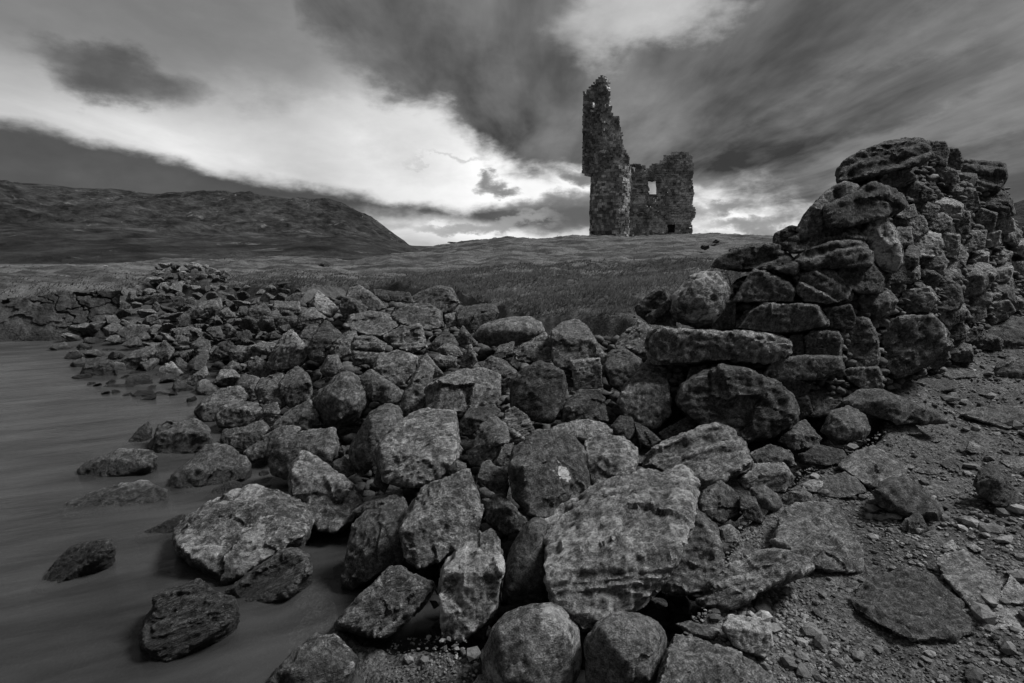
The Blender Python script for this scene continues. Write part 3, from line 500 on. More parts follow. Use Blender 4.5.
HX += [(-1.5, .5, -.2), (0, 0, .15), (1.5, 0, .2), (0, -3, .1), (4, -3, .4), (-4, 0, -.5), (-4, -4, -.6), (8, 0, .7), (12, 4, .9), (8, -8, .9), (-12, 0, -.9), (-20, 8, -1.2), (-12, -8, -1),
 (0, 9.2, .92), (1.2, 8.2, .93), (2.2, 7.5, .95), (3.5, 7.5, .95), (-.8, 11, 1.05), (.5, 12, 1.18), (2, 12, 1.25), (4, 12, 1.3), (6, 10.5, 1.2), (-3, 15, 1.05), (-1, 16, 1.35), (2, 17, 1.62), (5, 17, 1.65), (9, 14, 1.35), (9, 10, 1.0), (12, 20, 1.6),
 (-8, 14, .98), (-10.5, 13, .95), (-12.5, 13, .92), (-14, 14, .95), (-20, 15, .9), (-18, 20, 1.0), (-6, 20, 1.15), (-12, 22, 1.1), (-25, 26, .95), (-14, 30, 1.2), (-6, 28, 1.35), (-30, 14, .4), (-35, 10, -.6), (-9, 12.1, .3), (-10.5, 11.9, -.1), (-12, 11.9, -.15), (-10, 12.5, .35), (-12, 12.5, .3), (-14, 12.0, -.15),(-13, 11.5, -.2), (-9, 11.3, -.1), (-11, 11.0, -.4), (-16, 11.0, -.4)]
def crest(u, v, Y): p = at(u, v, Y); return (p[0], p[1], p[2])
HX += [crest(*q) for q in [(415,252,42),(440,244,44),(470,239,46),(510,236.5,46),(550,238.5,46),(590,239,45),(620,239,44.5),(660,234,45),(700,232,46),(735,234.5,46),(770,238,44),(820,243,44),(950,246,48),(1100,248,50),
      (380,262,36),(350,264,36),(300,259,40),(262,256,42),(230,260,40),(190,262,36),(130,264,34),(60,266,32),(0,268,30),(-100,270,28),
      (480,262,27),(560,262,26),(640,258,27),(720,256,27),(420,268,26),(600,285,13.4),(350,275,22)]]
HX += [(x, y, z) for x, y, z in [(-60, 55, -1), (-30, 55, -.5), (-12, 60, .2), (5, 62, 1.8), (15, 62, 1.6), (30, 60, 1.2), (60, 50, 1), (40, 25, 1.3), (25, 10, 1.2), (60, 0, 1.5), (0, -40, 1), (50, -40, 2), (-60, 0, -3), (-60, -40, -3), (-90, 60, -3), (0, 120, -3), (90, 120, -3), (-90, 120, -4)]]
HX = np.array(HX)
_H = RBF(warp(HX[:, 0], HX[:, 1]), HX[:, 2], .02)
def H(X, Y):
    X = np.asarray(X, float); Y = np.asarray(Y, float); sh = X.shape
    return _H(warp(X.ravel(), Y.ravel())).reshape(sh)
def hit(u, v, lift=0.0, water=False):
    """where the view direction of photo pixel u, v meets the surface"""
    d = ray(u, v); t = np.exp(np.linspace(math.log(1.2), math.log(70), 260)); P = d[None] * t[:, None]; P[:, 2] += CAMZ
    h = H(P[:, 0], P[:, 1]) + lift
    if water: h = np.maximum(h, 0.0)
    b = np.where(P[:, 2] < h)[0]
    if len(b) == 0: return P[-1]
    i = max(b[0], 1); a = (P[i - 1, 2] - h[i - 1]); c = (h[i] - P[i, 2]); f = a / (a + c + 1e-9)
    return P[i - 1] * (1 - f) + P[i] * f
WY = np.array([(650,345,4.85),(720,345,4.75),(790,345,4.75),(850,345,4.8),(880,345,5.1),(910,345,5.35),(945,345,5.8),(700,300,4.95),(760,300,4.9),(830,290,4.9),(640,310,5.15),(720,250,5.2),(780,250,5.1),(850,250,5.0),(890,240,5.2),
  (800,215,5.4),(850,205,5.2),(890,200,5.4),(840,165,5.7),(890,150,5.7),(930,150,6.1),(955,160,6.6),(1000,170,7.6),(700,400,4.6),(760,400,4.55),(830,385,4.6),(860,385,4.7),(900,375,5.2),
  (930,200,5.8),(930,250,5.7),(930,300,5.5),(960,200,6.4),(960,250,6.3),(960,300,6.1),(990,200,7.1),(990,250,7.0),(990,300,6.8),(1020,230,7.9),(1020,270,7.8),(1020,310,7.5),(970,335,6.2),(1030,250,8.2)], float)
_W = RBF(WY[:, :2] / 100, WY[:, 2], .01)
def wall_Y(u, v): return float(_W(np.array([[u / 100, v / 100]]))[0])

# ------------------------------------------------------------------ rocks
JOBS = []          # every rock hull waiting to be turned into a weathered mesh
def hull_mesh(pts):
    bm = bmesh.new()
    for p in pts: bm.verts.new(p)
    r = bmesh.ops.convex_hull(bm, input=bm.verts[:])
    dead = [g for g in r['geom_interior'] if isinstance(g, bmesh.types.BMVert)] + [g for g in r['geom_unused'] if isinstance(g, bmesh.types.BMVert)]
    bmesh.ops.delete(bm, geom=list(set(dead)), context='VERTS')
    bmesh.ops.triangulate(bm, faces=bm.faces[:])
    bmesh.ops.recalc_face_normals(bm, faces=bm.faces[:])
    me = bpy.data.meshes.new("rock"); bm.to_mesh(me); bm.free(); return me
def clip(poly, nx, ny, c0, keep):
    """part of the polygon where (nx*x + ny*y - c0) has the sign keep"""
    out = []; n = len(poly)
    for i in range(n):
        a, b = poly[i], poly[(i + 1) % n]; da, db = (nx * a[0] + ny * a[1] - c0) * keep, (nx * b[0] + ny * b[1] - c0) * keep
        if da >= 0: out.append(a)
        if (da >= 0) != (db >= 0): f = da / (da - db); out.append((a[0] + (b[0] - a[0]) * f, a[1] + (b[1] - a[1]) * f))
    return out
def layered_hull(poly, Yc, o, rnd, k, t, size, vd, base, cu, cv):
    """a rock made of split beds lying one on another, each with its own broken front"""
    an = math.radians(o['j']); nx, ny = -math.sin(an), math.cos(an); pr = [nx * x + ny * y for x, y in poly]; lo, hi = min(pr), max(pr)
    m = max(3, int((hi - lo) / max(5.0, (hi - lo) / 5))); cuts = [lo + (hi - lo) * (i + rnd.uniform(-.25, .25) * (0 < i < m)) / m for i in range(m + 1)]
    V, Fc = [], []
    for i in range(m):
        e = (hi - lo) * .035; pg = clip(clip([tuple(p) for p in poly], nx, ny, cuts[i] - e, 1), nx, ny, cuts[i + 1] + e, -1)
        if len(pg) < 3: continue
        gx, gy = sum(p[0] for p in pg) / len(pg), sum(p[1] for p in pg) / len(pg); f = (i + .5) / m
        # lower beds stand further forward, edges broken back at random
        pu = t * (.45 + .75 * f + rnd.uniform(-.22, .22)); pts = []; sh = rnd.uniform(.90, 1.0)
        for (x, y) in pg:
            x, y = gx + (x - gx) * sh, gy + (y - gy); Yi = Yc + k * (cv - y) / F * Yc; P = at(x, y, Yi)
            pts.append(tuple(P - base + vd * size * .35)); pts.append(tuple(P - base - vd * pu * .35))
            q = at(gx + (x - gx) * rnd.uniform(.78, .95), gy + (y - gy) * .85, Yi); pts.append(tuple(q - base - vd * pu * rnd.uniform(.75, 1.05)))
        if o.get('w'): pts += [(x_, y_, min(z_, -base[2] + .02) - .2) for x_, y_, z_ in pts[::3]]
        me = hull_mesh(pts); n0 = len(V); V += [tuple(v.co) for v in me.vertices]; Fc += [tuple(n0 + j for j in p.vertices) for p in me.polygons]; bpy.data.meshes.remove(me)
    me = bpy.data.meshes.new("rock"); me.from_pydata(V, [], Fc); me.update(); return me
def rock_from_outline(name, poly, Yc, o, rnd, parent=None, px=2.0):
    """outline at its own distance Yc, with real depth: returns the object (origin at the base)"""
    poly = np.array(poly, float); cu, cv = poly.mean(0); poly = (poly - (cu, cv)) * (1 + 1.2 / max(np.ptp(poly[:, 0]), 12)) + (cu, cv)
    w = np.ptp(poly[:, 0]) * Yc / F; h = np.ptp(poly[:, 1]) * Yc / F; size = math.sqrt(w * h)
    k = o.get('k', .5); t = o.get('t', .4) * size
    Ys = Yc + k * (cv - poly[:, 1]) / F * Yc
    S = at(poly[:, 0], poly[:, 1], Ys); C = at(cu, cv, Yc); cam_ = np.array([0, 0, CAMZ]); vd = (C - cam_) / np.linalg.norm(C - cam_)
    pts = [tuple(p) for p in S]
    # keep coplanar outline points from lying on one plane: nudge along the line of sight
    pts = [tuple(cam_ + (np.array(p) - cam_) * (1 + rnd.uniform(-.04, .04) * size / Yc)) for p in pts]
    M = len(S); top, bot = poly[:, 1].min(), poly[:, 1].max(); lft, rgt = poly[:, 0].min(), poly[:, 0].max(); hh = bot - top
    def inner(fx, fy, push):
        """point inside the outline: fx 0..1 across, fy 0..1 down, pushed toward the viewer"""
        v = top + fy * hh; xs = []
        for i in range(M):
            (x0, y0), (x1, y1) = poly[i], poly[(i + 1) % M]
            if (y0 > v) != (y1 > v): xs.append(x0 + (x1 - x0) * (v - y0) / (y1 - y0))
        a_, b_ = (min(xs), max(xs)) if xs else (lft, rgt)
        u = a_ + (b_ - a_) * fx; Yi = Yc + k * (cv - v) / F * Yc
        return tuple(at(u, v, Yi) - vd * push)
    rr = o.get('g', (.42 if k < 1 else .66) + rnd.uniform(-.10, .12)); sl = rnd.uniform(-.13, .13)
    if o.get('b'):
        tx, ty = rnd.uniform(-.3, .3), rnd.uniform(-.1, .35)
        for (x_, y_) in poly:
            e = rnd.uniform(.86, .97); fx, fy = (x_ - cu) / (rgt - lft), (y_ - cv) / hh; q = (cu + (x_ - cu) * e, cv + (y_ - cv) * e)
            pts.append(tuple(at(q[0], q[1], Yc + k * (cv - q[1]) / F * Yc) - vd * t * (1 + tx * fx + ty * fy) * rnd.uniform(.85, 1.0)))
    elif o.get('r', 0) > .25:
        for q in range(8):
            p = S[int(q * M / 8)]; pts.append(tuple(C + (p - C) * rnd.uniform(.55, .78) - vd * t * rnd.uniform(.65, .9)))
        pts.append(inner(.5, .5, t))
    else:
        # a broad top face and one or two broad front faces meeting at a sharp edge
        corner = rnd.random() < .5; f0 = rnd.choice([rnd.uniform(.12, .38), rnd.uniform(.62, .88)]); tl = rnd.uniform(-.35, .35)
        def push(fx, fy):
            p_ = 1 - .95 * abs(fx - f0) if corner else 1 + tl * (fx - .5)
            return t * max(p_, .12) * (1 - .18 * max(0, fy - rr))
        for fx in ((.05, f0, .95) if corner else (.05, .95)):
            pts.append(inner(fx, min(max(rr + sl * (1 - 2 * fx), .12), .86), push(fx, rr)))
        for (x_, y_) in poly:
            fx, fy = (x_ - lft) / (rgt - lft), (y_ - top) / hh
            if fy > rr + .12:
                q = np.array([cu + (x_ - cu) * .93, cv + (y_ - cv) * .93]); Yi = Yc + k * (cv - q[1]) / F * Yc
                pts.append(tuple(at(q[0], q[1], Yi) - vd * push(fx, fy) * .92))
    tb = max(t, .5 * size)
    for q in range(6):
        p = S[int(q * M / 6)]; pts.append(tuple(C + (p - C) * rnd.uniform(.55, .85) + vd * tb * rnd.uniform(.5, .9) + np.array([0, 0, -.1 * h])))
    if o.get('w'):
        for q in range(5):
            p = S[int(q * M / 5)].copy(); p = C + (p - C) * .9; p[2] = min(p[2], 0.02) - .22; pts.append(tuple(p + vd * t * .4))
    base = C + np.array([0, 0, -h * .5])
    pts = [tuple(np.array(p) - base) for p in pts]
    me = layered_hull(poly, Yc, o, rnd, k, t, size, vd, base, cu, cv) if 'j' in o else hull_mesh(pts)
    ob = link(name, me, None, parent); ob.location = base
    ob.color = (o.get('a', .15), o.get('l', .1), o.get('s', .12), 1.0)
    vox = max(size / 62, min(px * Yc / F, size / 30))
    md = ob.modifiers.new("r", 'REMESH'); md.mode = 'VOXEL'; md.voxel_size = vox
    sm = ob.modifiers.new("s", 'SMOOTH'); sm.factor = .5; sm.iterations = int(1 + max(0, o.get('r', 0) - .3) * 45 * (size / vox / 60) ** 1.2)
    JOBS.append((ob, size, o, rnd.randrange(10 ** 6)))
    return ob
def finish_rocks():
    dg = bpy.context.evaluated_depsgraph_get(); dg.update(); new = []
    for ob, size, o, seed in JOBS: new.append(bpy.data.meshes.new_from_object(ob.evaluated_get(dg)))
    for (ob, size, o, seed), me in zip(JOBS, new):
        old = ob.data; ob.modifiers.clear(); ob.data = me; bpy.data.meshes.remove(old); me.name = ob.name.split('.')[0]
        weather(me, size, o, seed)
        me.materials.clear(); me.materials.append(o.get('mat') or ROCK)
    JOBS.clear()
def weather(me, size, o, seed):
    n = len(me.vertices)
    if n == 0: return
    co = np.empty(n * 3, np.float32); me.vertices.foreach_get('co', co); co = co.reshape(-1, 3).astype(float)
    nm = np.empty(n * 3, np.float32); me.vertices.foreach_get('normal', nm); nm = nm.reshape(-1, 3).astype(float)
    rg = np.random.RandomState(seed); off = rg.uniform(-50, 50, 3); q = co / size
    ax = rg.normal(size=3); ax[2] += 1.2 * np.sign(ax[2] + 1e-9); ax /= np.linalg.norm(ax)
    r = o.get('r', 0); s_ = o.get('s', .12); rough = 1.0 - .6 * r; big = .016 + .03 * o.get('n', 0)
    d = big * fbm(q * 2.1 + off, 2, seed % 1000) * rough
    d = d + .010 * rough * fbm(q * 8.5 + off, 4, seed % 997, .6, ridged=True)
    # flat fracture facets: each cell of the rock is cut by its own plane
    for K, am in ((14, .05), (90, .03)):
        sd = rg.uniform(-.75, .75, (K, 3)); gd = rg.normal(size=(K, 3)); gd /= np.linalg.norm(gd, axis=1)[:, None]
        qw = q - q.mean(0) + .035 * np.stack([vnoise(q * 6 + off + z_, 9 + z_) for z_ in range(3)], -1)
        ci = np.argmin(((qw ** 2).sum(1))[:, None] - 2 * qw @ sd.T + (sd ** 2).sum(1)[None], axis=1)
        fo = rg.uniform(-.007, .007, K)
        d = d + rough * (am * ((qw - sd[ci]) * gd[ci]).sum(1) + fo[ci])
    # stepped layers: sharp-edged ledges where the bedding meets the surface
    hgt = (q @ ax) * (7 + 5 * rg.rand()) + .9 * fbm(q * 1.6 + off, 3, 7)
    hgt = hgt + .8 * vnoise(np.stack([hgt * .7, hgt * 0 + seed % 97, hgt * 0], -1), 4)
    s_ = s_ * np.clip(.55 + .9 * fbm(q * 1.3 + off, 2, 33), 0, 1.2)
    led = hgt - np.floor(hgt); led = np.clip(led * 3.2, 0, 1) - led
    d = d + (.008 + .034 * s_) * led * rough
    if o.get('n', 0) > 1: d = d + .022 * fbm(q * np.array([3.0, 4.5, 4.0]) + off, 3, 55, .5, ridged=True) - .02
    chip = fbm(q * 3.2 - off, 3, seed % 991, .5); d = d - .05 * rough * np.clip(chip - .35, 0, 1)
    pits = fbm(q * 15 + off, 3, 5, .6); d = d + (.0025 + .004 * o.get('d', 0)) * pits
    co = co + nm * (d * size)[:, None]
    me.vertices.foreach_set('co', co.astype(np.float32).ravel())
    me.polygons.foreach_set('use_smooth', np.ones(len(me.polygons), bool)); me.update()
    try: me.set_sharp_from_angle(angle=math.radians(38))
    except Exception: pass
def parse(opts):
    o = {}
    for w_ in opts.split():
        if w_ == 'w': o['w'] = 1
        else: o[w_[0]] = float(w_[1:])
    return o
def pip(poly, x, y):
    c = False; n = len(poly); j = n - 1
    for i in range(n):
        xi, yi = poly[i]; xj, yj = poly[j]
        if (yi > y) != (yj > y) and x < (xj - xi) * (y - yi) / (yj - yi) + xi: c = not c
        j = i
    return c
# ------------------------------------------------------------------ ground, water, hills
def ground_offset(X, Y):
    """how far the bare earth lies below the tops of the boulders"""
    r = np.hypot(X, Y); q = np.stack([512 + F * X / np.maximum(Y, .3), np.zeros_like(X)], -1)
    return None
def soil_height(X, Y):
    h = H(X, Y)
    # inside the boulder heap the soil is well under the rocks
    return h - .17 * HEAP(X, Y) + .02 * fbm(np.stack([X.ravel() * 1.3, Y.ravel() * 1.3, 0 * X.ravel()], -1), 3, 3).reshape(X.shape) * np.clip(np.hypot(X, Y) / 6, .3, 2.5)
HEAP_POLY = [(60,345),(110,300),(150,283),(300,290),(345,282),(460,290),(505,310),(620,318),(648,330),(650,370),(800,372),(880,395),(880,430),(800,470),(770,500),(740,520),(700,610),(660,660),(660,720),(485,720),(475,648),(440,640),(390,640),(345,625),(330,560),(240,590),(140,660),(140,560),(170,480),(180,400),(90,385)]
_hp = np.array(HEAP_POLY, float)
def HEAP(X, Y):
    """1 inside the field of boulders, 0 outside"""
    X = np.asarray(X, float); Y = np.asarray(Y, float); Z = H(X, Y); sh = X.shape
    X, Y, Z = X.ravel(), Y.ravel(), Z.ravel(); ok = Y > .8; b = (Z - CAMZ) / np.where(ok, Y, 1)
    u = 512 + F * (X / np.where(ok, Y, 1)) / (CP - b * SP) ; v = 341.5 - F * (SP + b * CP) / (CP - b * SP)
    ins = np.zeros(len(X), bool); j = len(_hp) - 1
    for i in range(len(_hp)):
        xi, yi = _hp[i]; xj, yj = _hp[j]; yy = (yi > v) != (yj > v)
        with np.errstate(divide='ignore', invalid='ignore'): ins ^= yy & (u < (xj - xi) * (v - yi) / (yj - yi + 1e-12) + xi)
        j = i
    return (ins & ok).astype(float).reshape(sh)
def polar(radii, angs):
    R, A = np.meshgrid(radii, angs, indexing='ij'); return R * np.sin(A), R * np.cos(A)
def grid_faces(n, m):
    i = np.arange((n - 1) * (m - 1)); r, c = i // (m - 1), i % (m - 1); a = r * m + c; return np.stack([a, a + m, a + m + 1, a + 1], -1)
rad = np.concatenate([np.linspace(.0, 1.6, 10)[:-1] + 1e-3, np.exp(np.linspace(math.log(1.6), math.log(150), 420))])
ang = np.radians(np.concatenate([np.linspace(-180, -50, 40)[:-1], np.linspace(-50, 52, 520), np.linspace(52, 180, 40)[1:]]))
GX, GY = polar(rad, ang); GH = H(GX, GY)
heap = HEAP(GX, GY)
for _ in range(5):
    p = np.pad(heap, 1, mode='edge'); heap = (p[:-2, 1:-1] + p[2:, 1:-1] + p[1:-1, :-2] + p[1:-1, 2:] + heap) / 5
fl = np.stack([GX.ravel(), GY.ravel(), 0 * GX.ravel()], -1)
def smooth01(x, a, b): t = np.clip((x - a) / (b - a), 0, 1); return t * t * (3 - 2 * t)
grassy = smooth01(GY - .12 * GX, 8.0, 8.8) * (1 - heap) * smooth01(GH, .62, .86)
grassy = np.maximum(grassy, smooth01(np.hypot(GX, GY), 14, 16)); grassy = grassy * smooth01(GH, .5, .8)
hum = fbm(fl * .8, 4, 21).reshape(GX.shape)
tus = fbm(fl * 2.6, 3, 31).reshape(GX.shape)
grain = fbm(fl * 7, 4, 41).reshape(GX.shape)
und = fbm(fl * .16, 4, 121).reshape(GX.shape) * smooth01(np.hypot(GX, GY), 11, 22)
GZ = GH - .34 * heap + grassy * (.09 * hum + .05 * tus + .20 * und) + (1 - grassy) * (.018 * grain + .012 * hum)
V = np.stack([GX.ravel(), GY.ravel(), GZ.ravel()], -1)
me = mesh_np("ground", V, grid_faces(*GX.shape)[:, ::-1])
at_ = me.attributes.new("grassiness", 'FLOAT', 'POINT'); at_.data.foreach_set('value', grassy.astype(np.float32).ravel())
def ground_fn(T, P):
    at2 = T.node('ShaderNodeAttribute'); at2.attribute_name = "grassiness"
    n1 = T.noise(P, 1.1, 6, .6); n2 = T.noise(P, 9.0, 6, .7); n3 = T.noise(P, 60.0, 4, .7)
    vo = T.node('ShaderNodeTexVoronoi'); T.put(vo.inputs['Vector'], T.vm('ADD', P, T.vm('SCALE', T.xyz(n2, n3, n1), None))); vo.inputs['Vector'].links[0].from_node.inputs[1].links[0].from_node.inputs['Scale'].default_value = .05; vo.inputs['Scale'].default_value = 75
    cell = T.node('ShaderNodeSeparateColor'); T.put(cell.inputs[0], vo.outputs['Color'])
    g = T.m('MULTIPLY', T.mix(cell.outputs[0], .03, .135), T.mr(n3, .35, .65, .5, 1.4))
    g = T.m('MULTIPLY', g, T.mr(n2, .3, .7, .55, 1.3, smooth=False)); g = T.m('MULTIPLY', g, T.mr(n1, .35, .65, .75, 1.15))
    big = T.noise(T.vm('MULTIPLY', P, (1.0, 2.6, 1.0)), .42, 5, .6); fibre = T.noise(T.vm('MULTIPLY', P, (1.0, .5, 1.0)), 14, 5, .7)
    r = T.m('MULTIPLY', T.mr(big, .37, .63, .034, .12), T.mr(fibre, .3, .7, .55, 1.45, smooth=False))
    r = T.m('MULTIPLY', r, T.mr(n2, .3, .7, .7, 1.3, smooth=False))
    a = T.mix(at2.outputs['Fac'], g, r)
    h = T.mix(at2.outputs['Fac'], T.m('ADD', T.m('MULTIPLY', n3, .35), T.m('MULTIPLY', n2, .6)), T.m('ADD', fibre, n2))
    return a, h
GROUND = simple_mat("shingle_and_turf", ground_fn, .95, True, .03, .15)
tag(link("ground", me, GROUND), kind='structure')

def water_mat():
    m = bpy.data.materials.new("loch_water"); m.use_nodes = True; T = NT(m.node_tree); T.n.clear()
    P = T.node('ShaderNodeTexCoord').outputs['Object']
    r = T.node('ShaderNodeVectorRotate'); T.put(r.inputs['Vector'], P); r.inputs['Angle'].default_value = math.radians(-24)
    q = T.vm('MULTIPLY', r.outputs[0], (.55, 2.6, 1.0)); n1 = T.noise(q, 1.3, 5, .55, .4); n0 = T.noise(P, .5, 3, .5)
    n2 = T.noise(q, 4.0, 4, .6, .3)
    milk = T.m('ADD', T.mr(n1, .3, .7, .042, .078), T.mr(n0, .3, .7, -.012, .012))
    milk = T.m('MULTIPLY', milk, T.mr(n2, .3, .7, .88, 1.12))
    rgb = T.node('ShaderNodeCombineColor'); [T.put(rgb.inputs[i], milk) for i in range(3)]
    b = T.node('ShaderNodeBsdfPrincipled'); T.put(b.inputs['Base Color'], rgb.outputs[0]); b.inputs['Roughness'].default_value = .24; b.inputs['IOR'].default_value = 1.33
    b.inputs['Specular IOR Level'].default_value = .5
    bp = T.node('ShaderNodeBump'); bp.inputs['Distance'].default_value = .05; bp.inputs['Strength'].default_value = .5
    T.put(bp.inputs['Height'], T.m('ADD', n1, T.m('MULTIPLY', n2, .3))); T.put(b.inputs['Normal'], bp.outputs[0])
    tr = T.node('ShaderNodeBsdfTransparent'); mx = T.node('ShaderNodeMixShader'); fr = T.node('ShaderNodeFresnel'); fr.inputs[0].default_value = 1.33
    T.put(mx.inputs[0], T.m('ADD', .50, T.m('MULTIPLY', fr.outputs[0], 1.2), clamp=True)); T.put(mx.inputs[1], tr.outputs[0]); T.put(mx.inputs[2], b.outputs[0])
    T.put(T.node('ShaderNodeOutputMaterial').inputs[0], mx.outputs[0]); return m
WATER = water_mat()
wv = []; 
# layers of suspended silt make the shallows cloudy: two sheets, a few centimetres apart, all of one body of water
zs = [0.0, -.07]
for z in zs: wv += [(-150, -60, z), (20, -60, z), (20, 60, z), (-150, 60, z)]
tag(link("water", mesh_np("water", wv, [[4 * i, 4 * i + 1, 4 * i + 2, 4 * i + 3] for i in range(len(zs))], False), WATER), kind='structure')

# hills: one sheet from behind the meadow to the far ridge
RID = [(-900,150),(-400,168),(0,181),(40,182.5),(75,187),(110,188.5),(155,193),(185,193),(225,191.5),(262,194),(300,199),(328,201),(345,207),(365,216),(382,228),(400,239),(416,249),(440,256),(700,262),(800,250),(900,238),(960,222),(1005,205),(1024,199),(1100,184),(1400,165),(2000,170)]
ra = np.array([azel(u, v)[0] for u, v in RID]); re = np.array([math.tan(azel(u, v)[1]) for u, v in RID])
ha = np.radians(np.concatenate([np.linspace(-75, -46, 50)[:-1], np.linspace(-46, -4, 520), np.linspace(-4, 75, 160)[1:]]))
hr = np.concatenate([np.linspace(60, 250, 40)[:-1], np.linspace(250, 700, 260), np.linspace(720, 1200, 12)])
HXg, HYg = polar(hr, ha); RR, AA = np.meshgrid(hr, ha, indexing='ij')
RD = 620.0; ridge = np.interp(ha, ra, re)[None] * RD + CAMZ
prof = np.where(RR < RD, (.10 * smooth01(RR, 90, 330) + .90 * smooth01(RR, 300, 690) / smooth01(np.array(RD), 300, 690)), np.maximum(0, 1 - (RR - RD) / 500.0))
fl = np.stack([HXg.ravel(), HYg.ravel(), 0 * HXg.ravel()], -1)
nz = (fbm(fl / 75.0, 5, 51, .52, True) * 4.5 + fbm(fl / 22.0, 4, 61, .6) * 2.0 + fbm(fl / 200.0, 3, 71) * 5).reshape(HXg.shape)
amp = smooth01(RR, 90, 360) * (1 - .93 * np.exp(-((RR - RD) / 40.0) ** 2)) * np.clip((ridge + 8) / 35, .08, 1)
hz = ridge * prof + nz * amp - 1.0
hz = hz - 4 * (1 - smooth01(RR, 60, 200))
# the slope never rises above the far ridge as seen from the shore
me = mesh_np("hills", np.stack([HXg.ravel(), HYg.ravel(), hz.ravel()], -1), grid_faces(*HXg.shape)[:, ::-1])
def hill_fn(T, P):
    n0 = T.noise(P, .010, 5, .6); n1 = T.noise(P, .06, 8, .7); n2 = T.noise(T.vm('MULTIPLY', P, (1.0, .5, 3.0)), .22, 6, .7); crag = T.noise(P, .085, 8, .74, .4)
    a = T.m('MULTIPLY', T.mr(n1, .34, .66, .014, .055), T.mr(n2, .3, .7, .4, 1.7, smooth=False)); a = T.m('MULTIPLY', a, T.mr(n0, .35, .65, .75, 1.25))
    g = T.node('ShaderNodeNewGeometry'); s_ = T.node('ShaderNodeSeparateXYZ'); T.put(s_.inputs[0], g.outputs['Normal'])
    a = T.mix(T.m('MULTIPLY', T.mr(crag, .60, .66), .8), a, .17)
    return a, T.m('ADD', T.m('MULTIPLY', n1, 1.0), T.m('MULTIPLY', crag, .7))
HILL = simple_mat("heather_slope", hill_fn, .95, True, 4.0, .1)
tag(link("hills", me, HILL), kind='structure')

# ------------------------------------------------------------------ boulders
rnd = random.Random(11)
COVER = []; BO = {}
def add_boulders():
    for line in BOULDERS.strip().splitlines():
        label, opts, pl = line.split('|'); o = parse(opts); poly = [tuple(map(float, q.split(','))) for q in pl.split()]
        COVER.append(poly); us = [p[0] for p in poly]; vs = [p[1] for p in poly]; cu, cv, hh = sum(us) / len(us), sum(vs) / len(vs), max(vs) - min(vs)
        if o.get('w'):
            hpt = hit(cu, max(vs) - .12 * hh, 0, True); Yc = hpt[1] * 1.02
            Yc = Yc + .5 * o.get('k', .5) * hh / F * Yc
        else:
            hpt = hit(cu, cv + .22 * hh, 0, True); Yc = hpt[1] + .22 * hh / F * hpt[1] * o.get('k', .5)
            if cu > 655 and cv > 400 and not pip(HEAP_POLY, cu, max(vs)):
                # lying on open shingle: its lowest edge rests on the ground
                Yb = hit(cu, max(vs) - 1, .01)[1]; Yc = Yb / (1 - o.get('k', .5) * (max(vs) - cv) / F)
        ob = rock_from_outline("boulder", poly, Yc, o, rnd)
        wgrp = 'rocks standing in the loch' if o.get('w') else ('stones lying on the shingle' if (cu > 770 and cv > 400) else 'boulders tumbled along the shore')
        tag(ob, label, 'boulder' if hh * (max(us) - min(us)) > 900 else 'rock', wgrp)
        BO[label] = (ob, cu, cv)
add_boulders()

# ------------------------------------------------------------------ the ruined wall
wall = empty("ruined_wall", tuple(at(840, 400, 4.7)))
tag(wall, 'tall ruined dry stone wall of rough lichened blocks rising at the right', 'wall')
WP = []
def wall_stone(poly, o, Yadd=0):
    cu = sum(p[0] for p in poly) / len(poly); cv = sum(p[1] for p in poly) / len(poly)
    ob = rock_from_outline("stone", poly, wall_Y(cu, cv) + Yadd, o, rnd, px=1.8); ob.parent = wall
    ob.location = Vector(ob.location) - Vector(wall.location); return ob
for line in WALL.strip().splitlines():
    opts, pl = line.split('|'); o = parse(opts); o.setdefault('k', .15); o.setdefault('b', 0 if o.get('r') else 1); poly = [tuple(map(float, q.split(','))) for q in pl.split()]; WP.append(poly); wall_stone(poly, o)
for (u, v, w_, h_, a_, l_) in SIDE:
    if any(pip(p, u, v) for p in WP): continue
    n = rnd.choice([4, 5, 5, 6, 7]); poly = []; ro = rnd.uniform(-.45, .45); cr, sr = math.cos(ro), math.sin(ro); ww, hh_ = rnd.uniform(.75, 1.3), rnd.uniform(.7, 1.3); ju, jv = rnd.uniform(-3, 3), rnd.uniform(-3, 3)
    for i in range(n):
        th = (i + .5) / n * 2 * math.pi + rnd.uniform(-.28, .28); e = rnd.uniform(.88, 1.22)
        c, s_ = math.cos(th), math.sin(th); q = (abs(c) ** 5 + abs(s_) ** 5) ** (-1 / 5)
        X_, Y_ = w_ * .60 * ww * c * q * e, h_ * .60 * hh_ * s_ * q * e; poly.append((u + ju + X_ * cr - Y_ * sr, v + jv + X_ * sr + Y_ * cr))
    wall_stone(poly, dict(a=a_ * 1.3, l=l_ * 1.25, t=rnd.uniform(.35, .7), k=rnd.uniform(-.1, .5), b=rnd.choice([0, 1]), s=rnd.choice([.1, .3, .6])), rnd.uniform(-.07, .07))
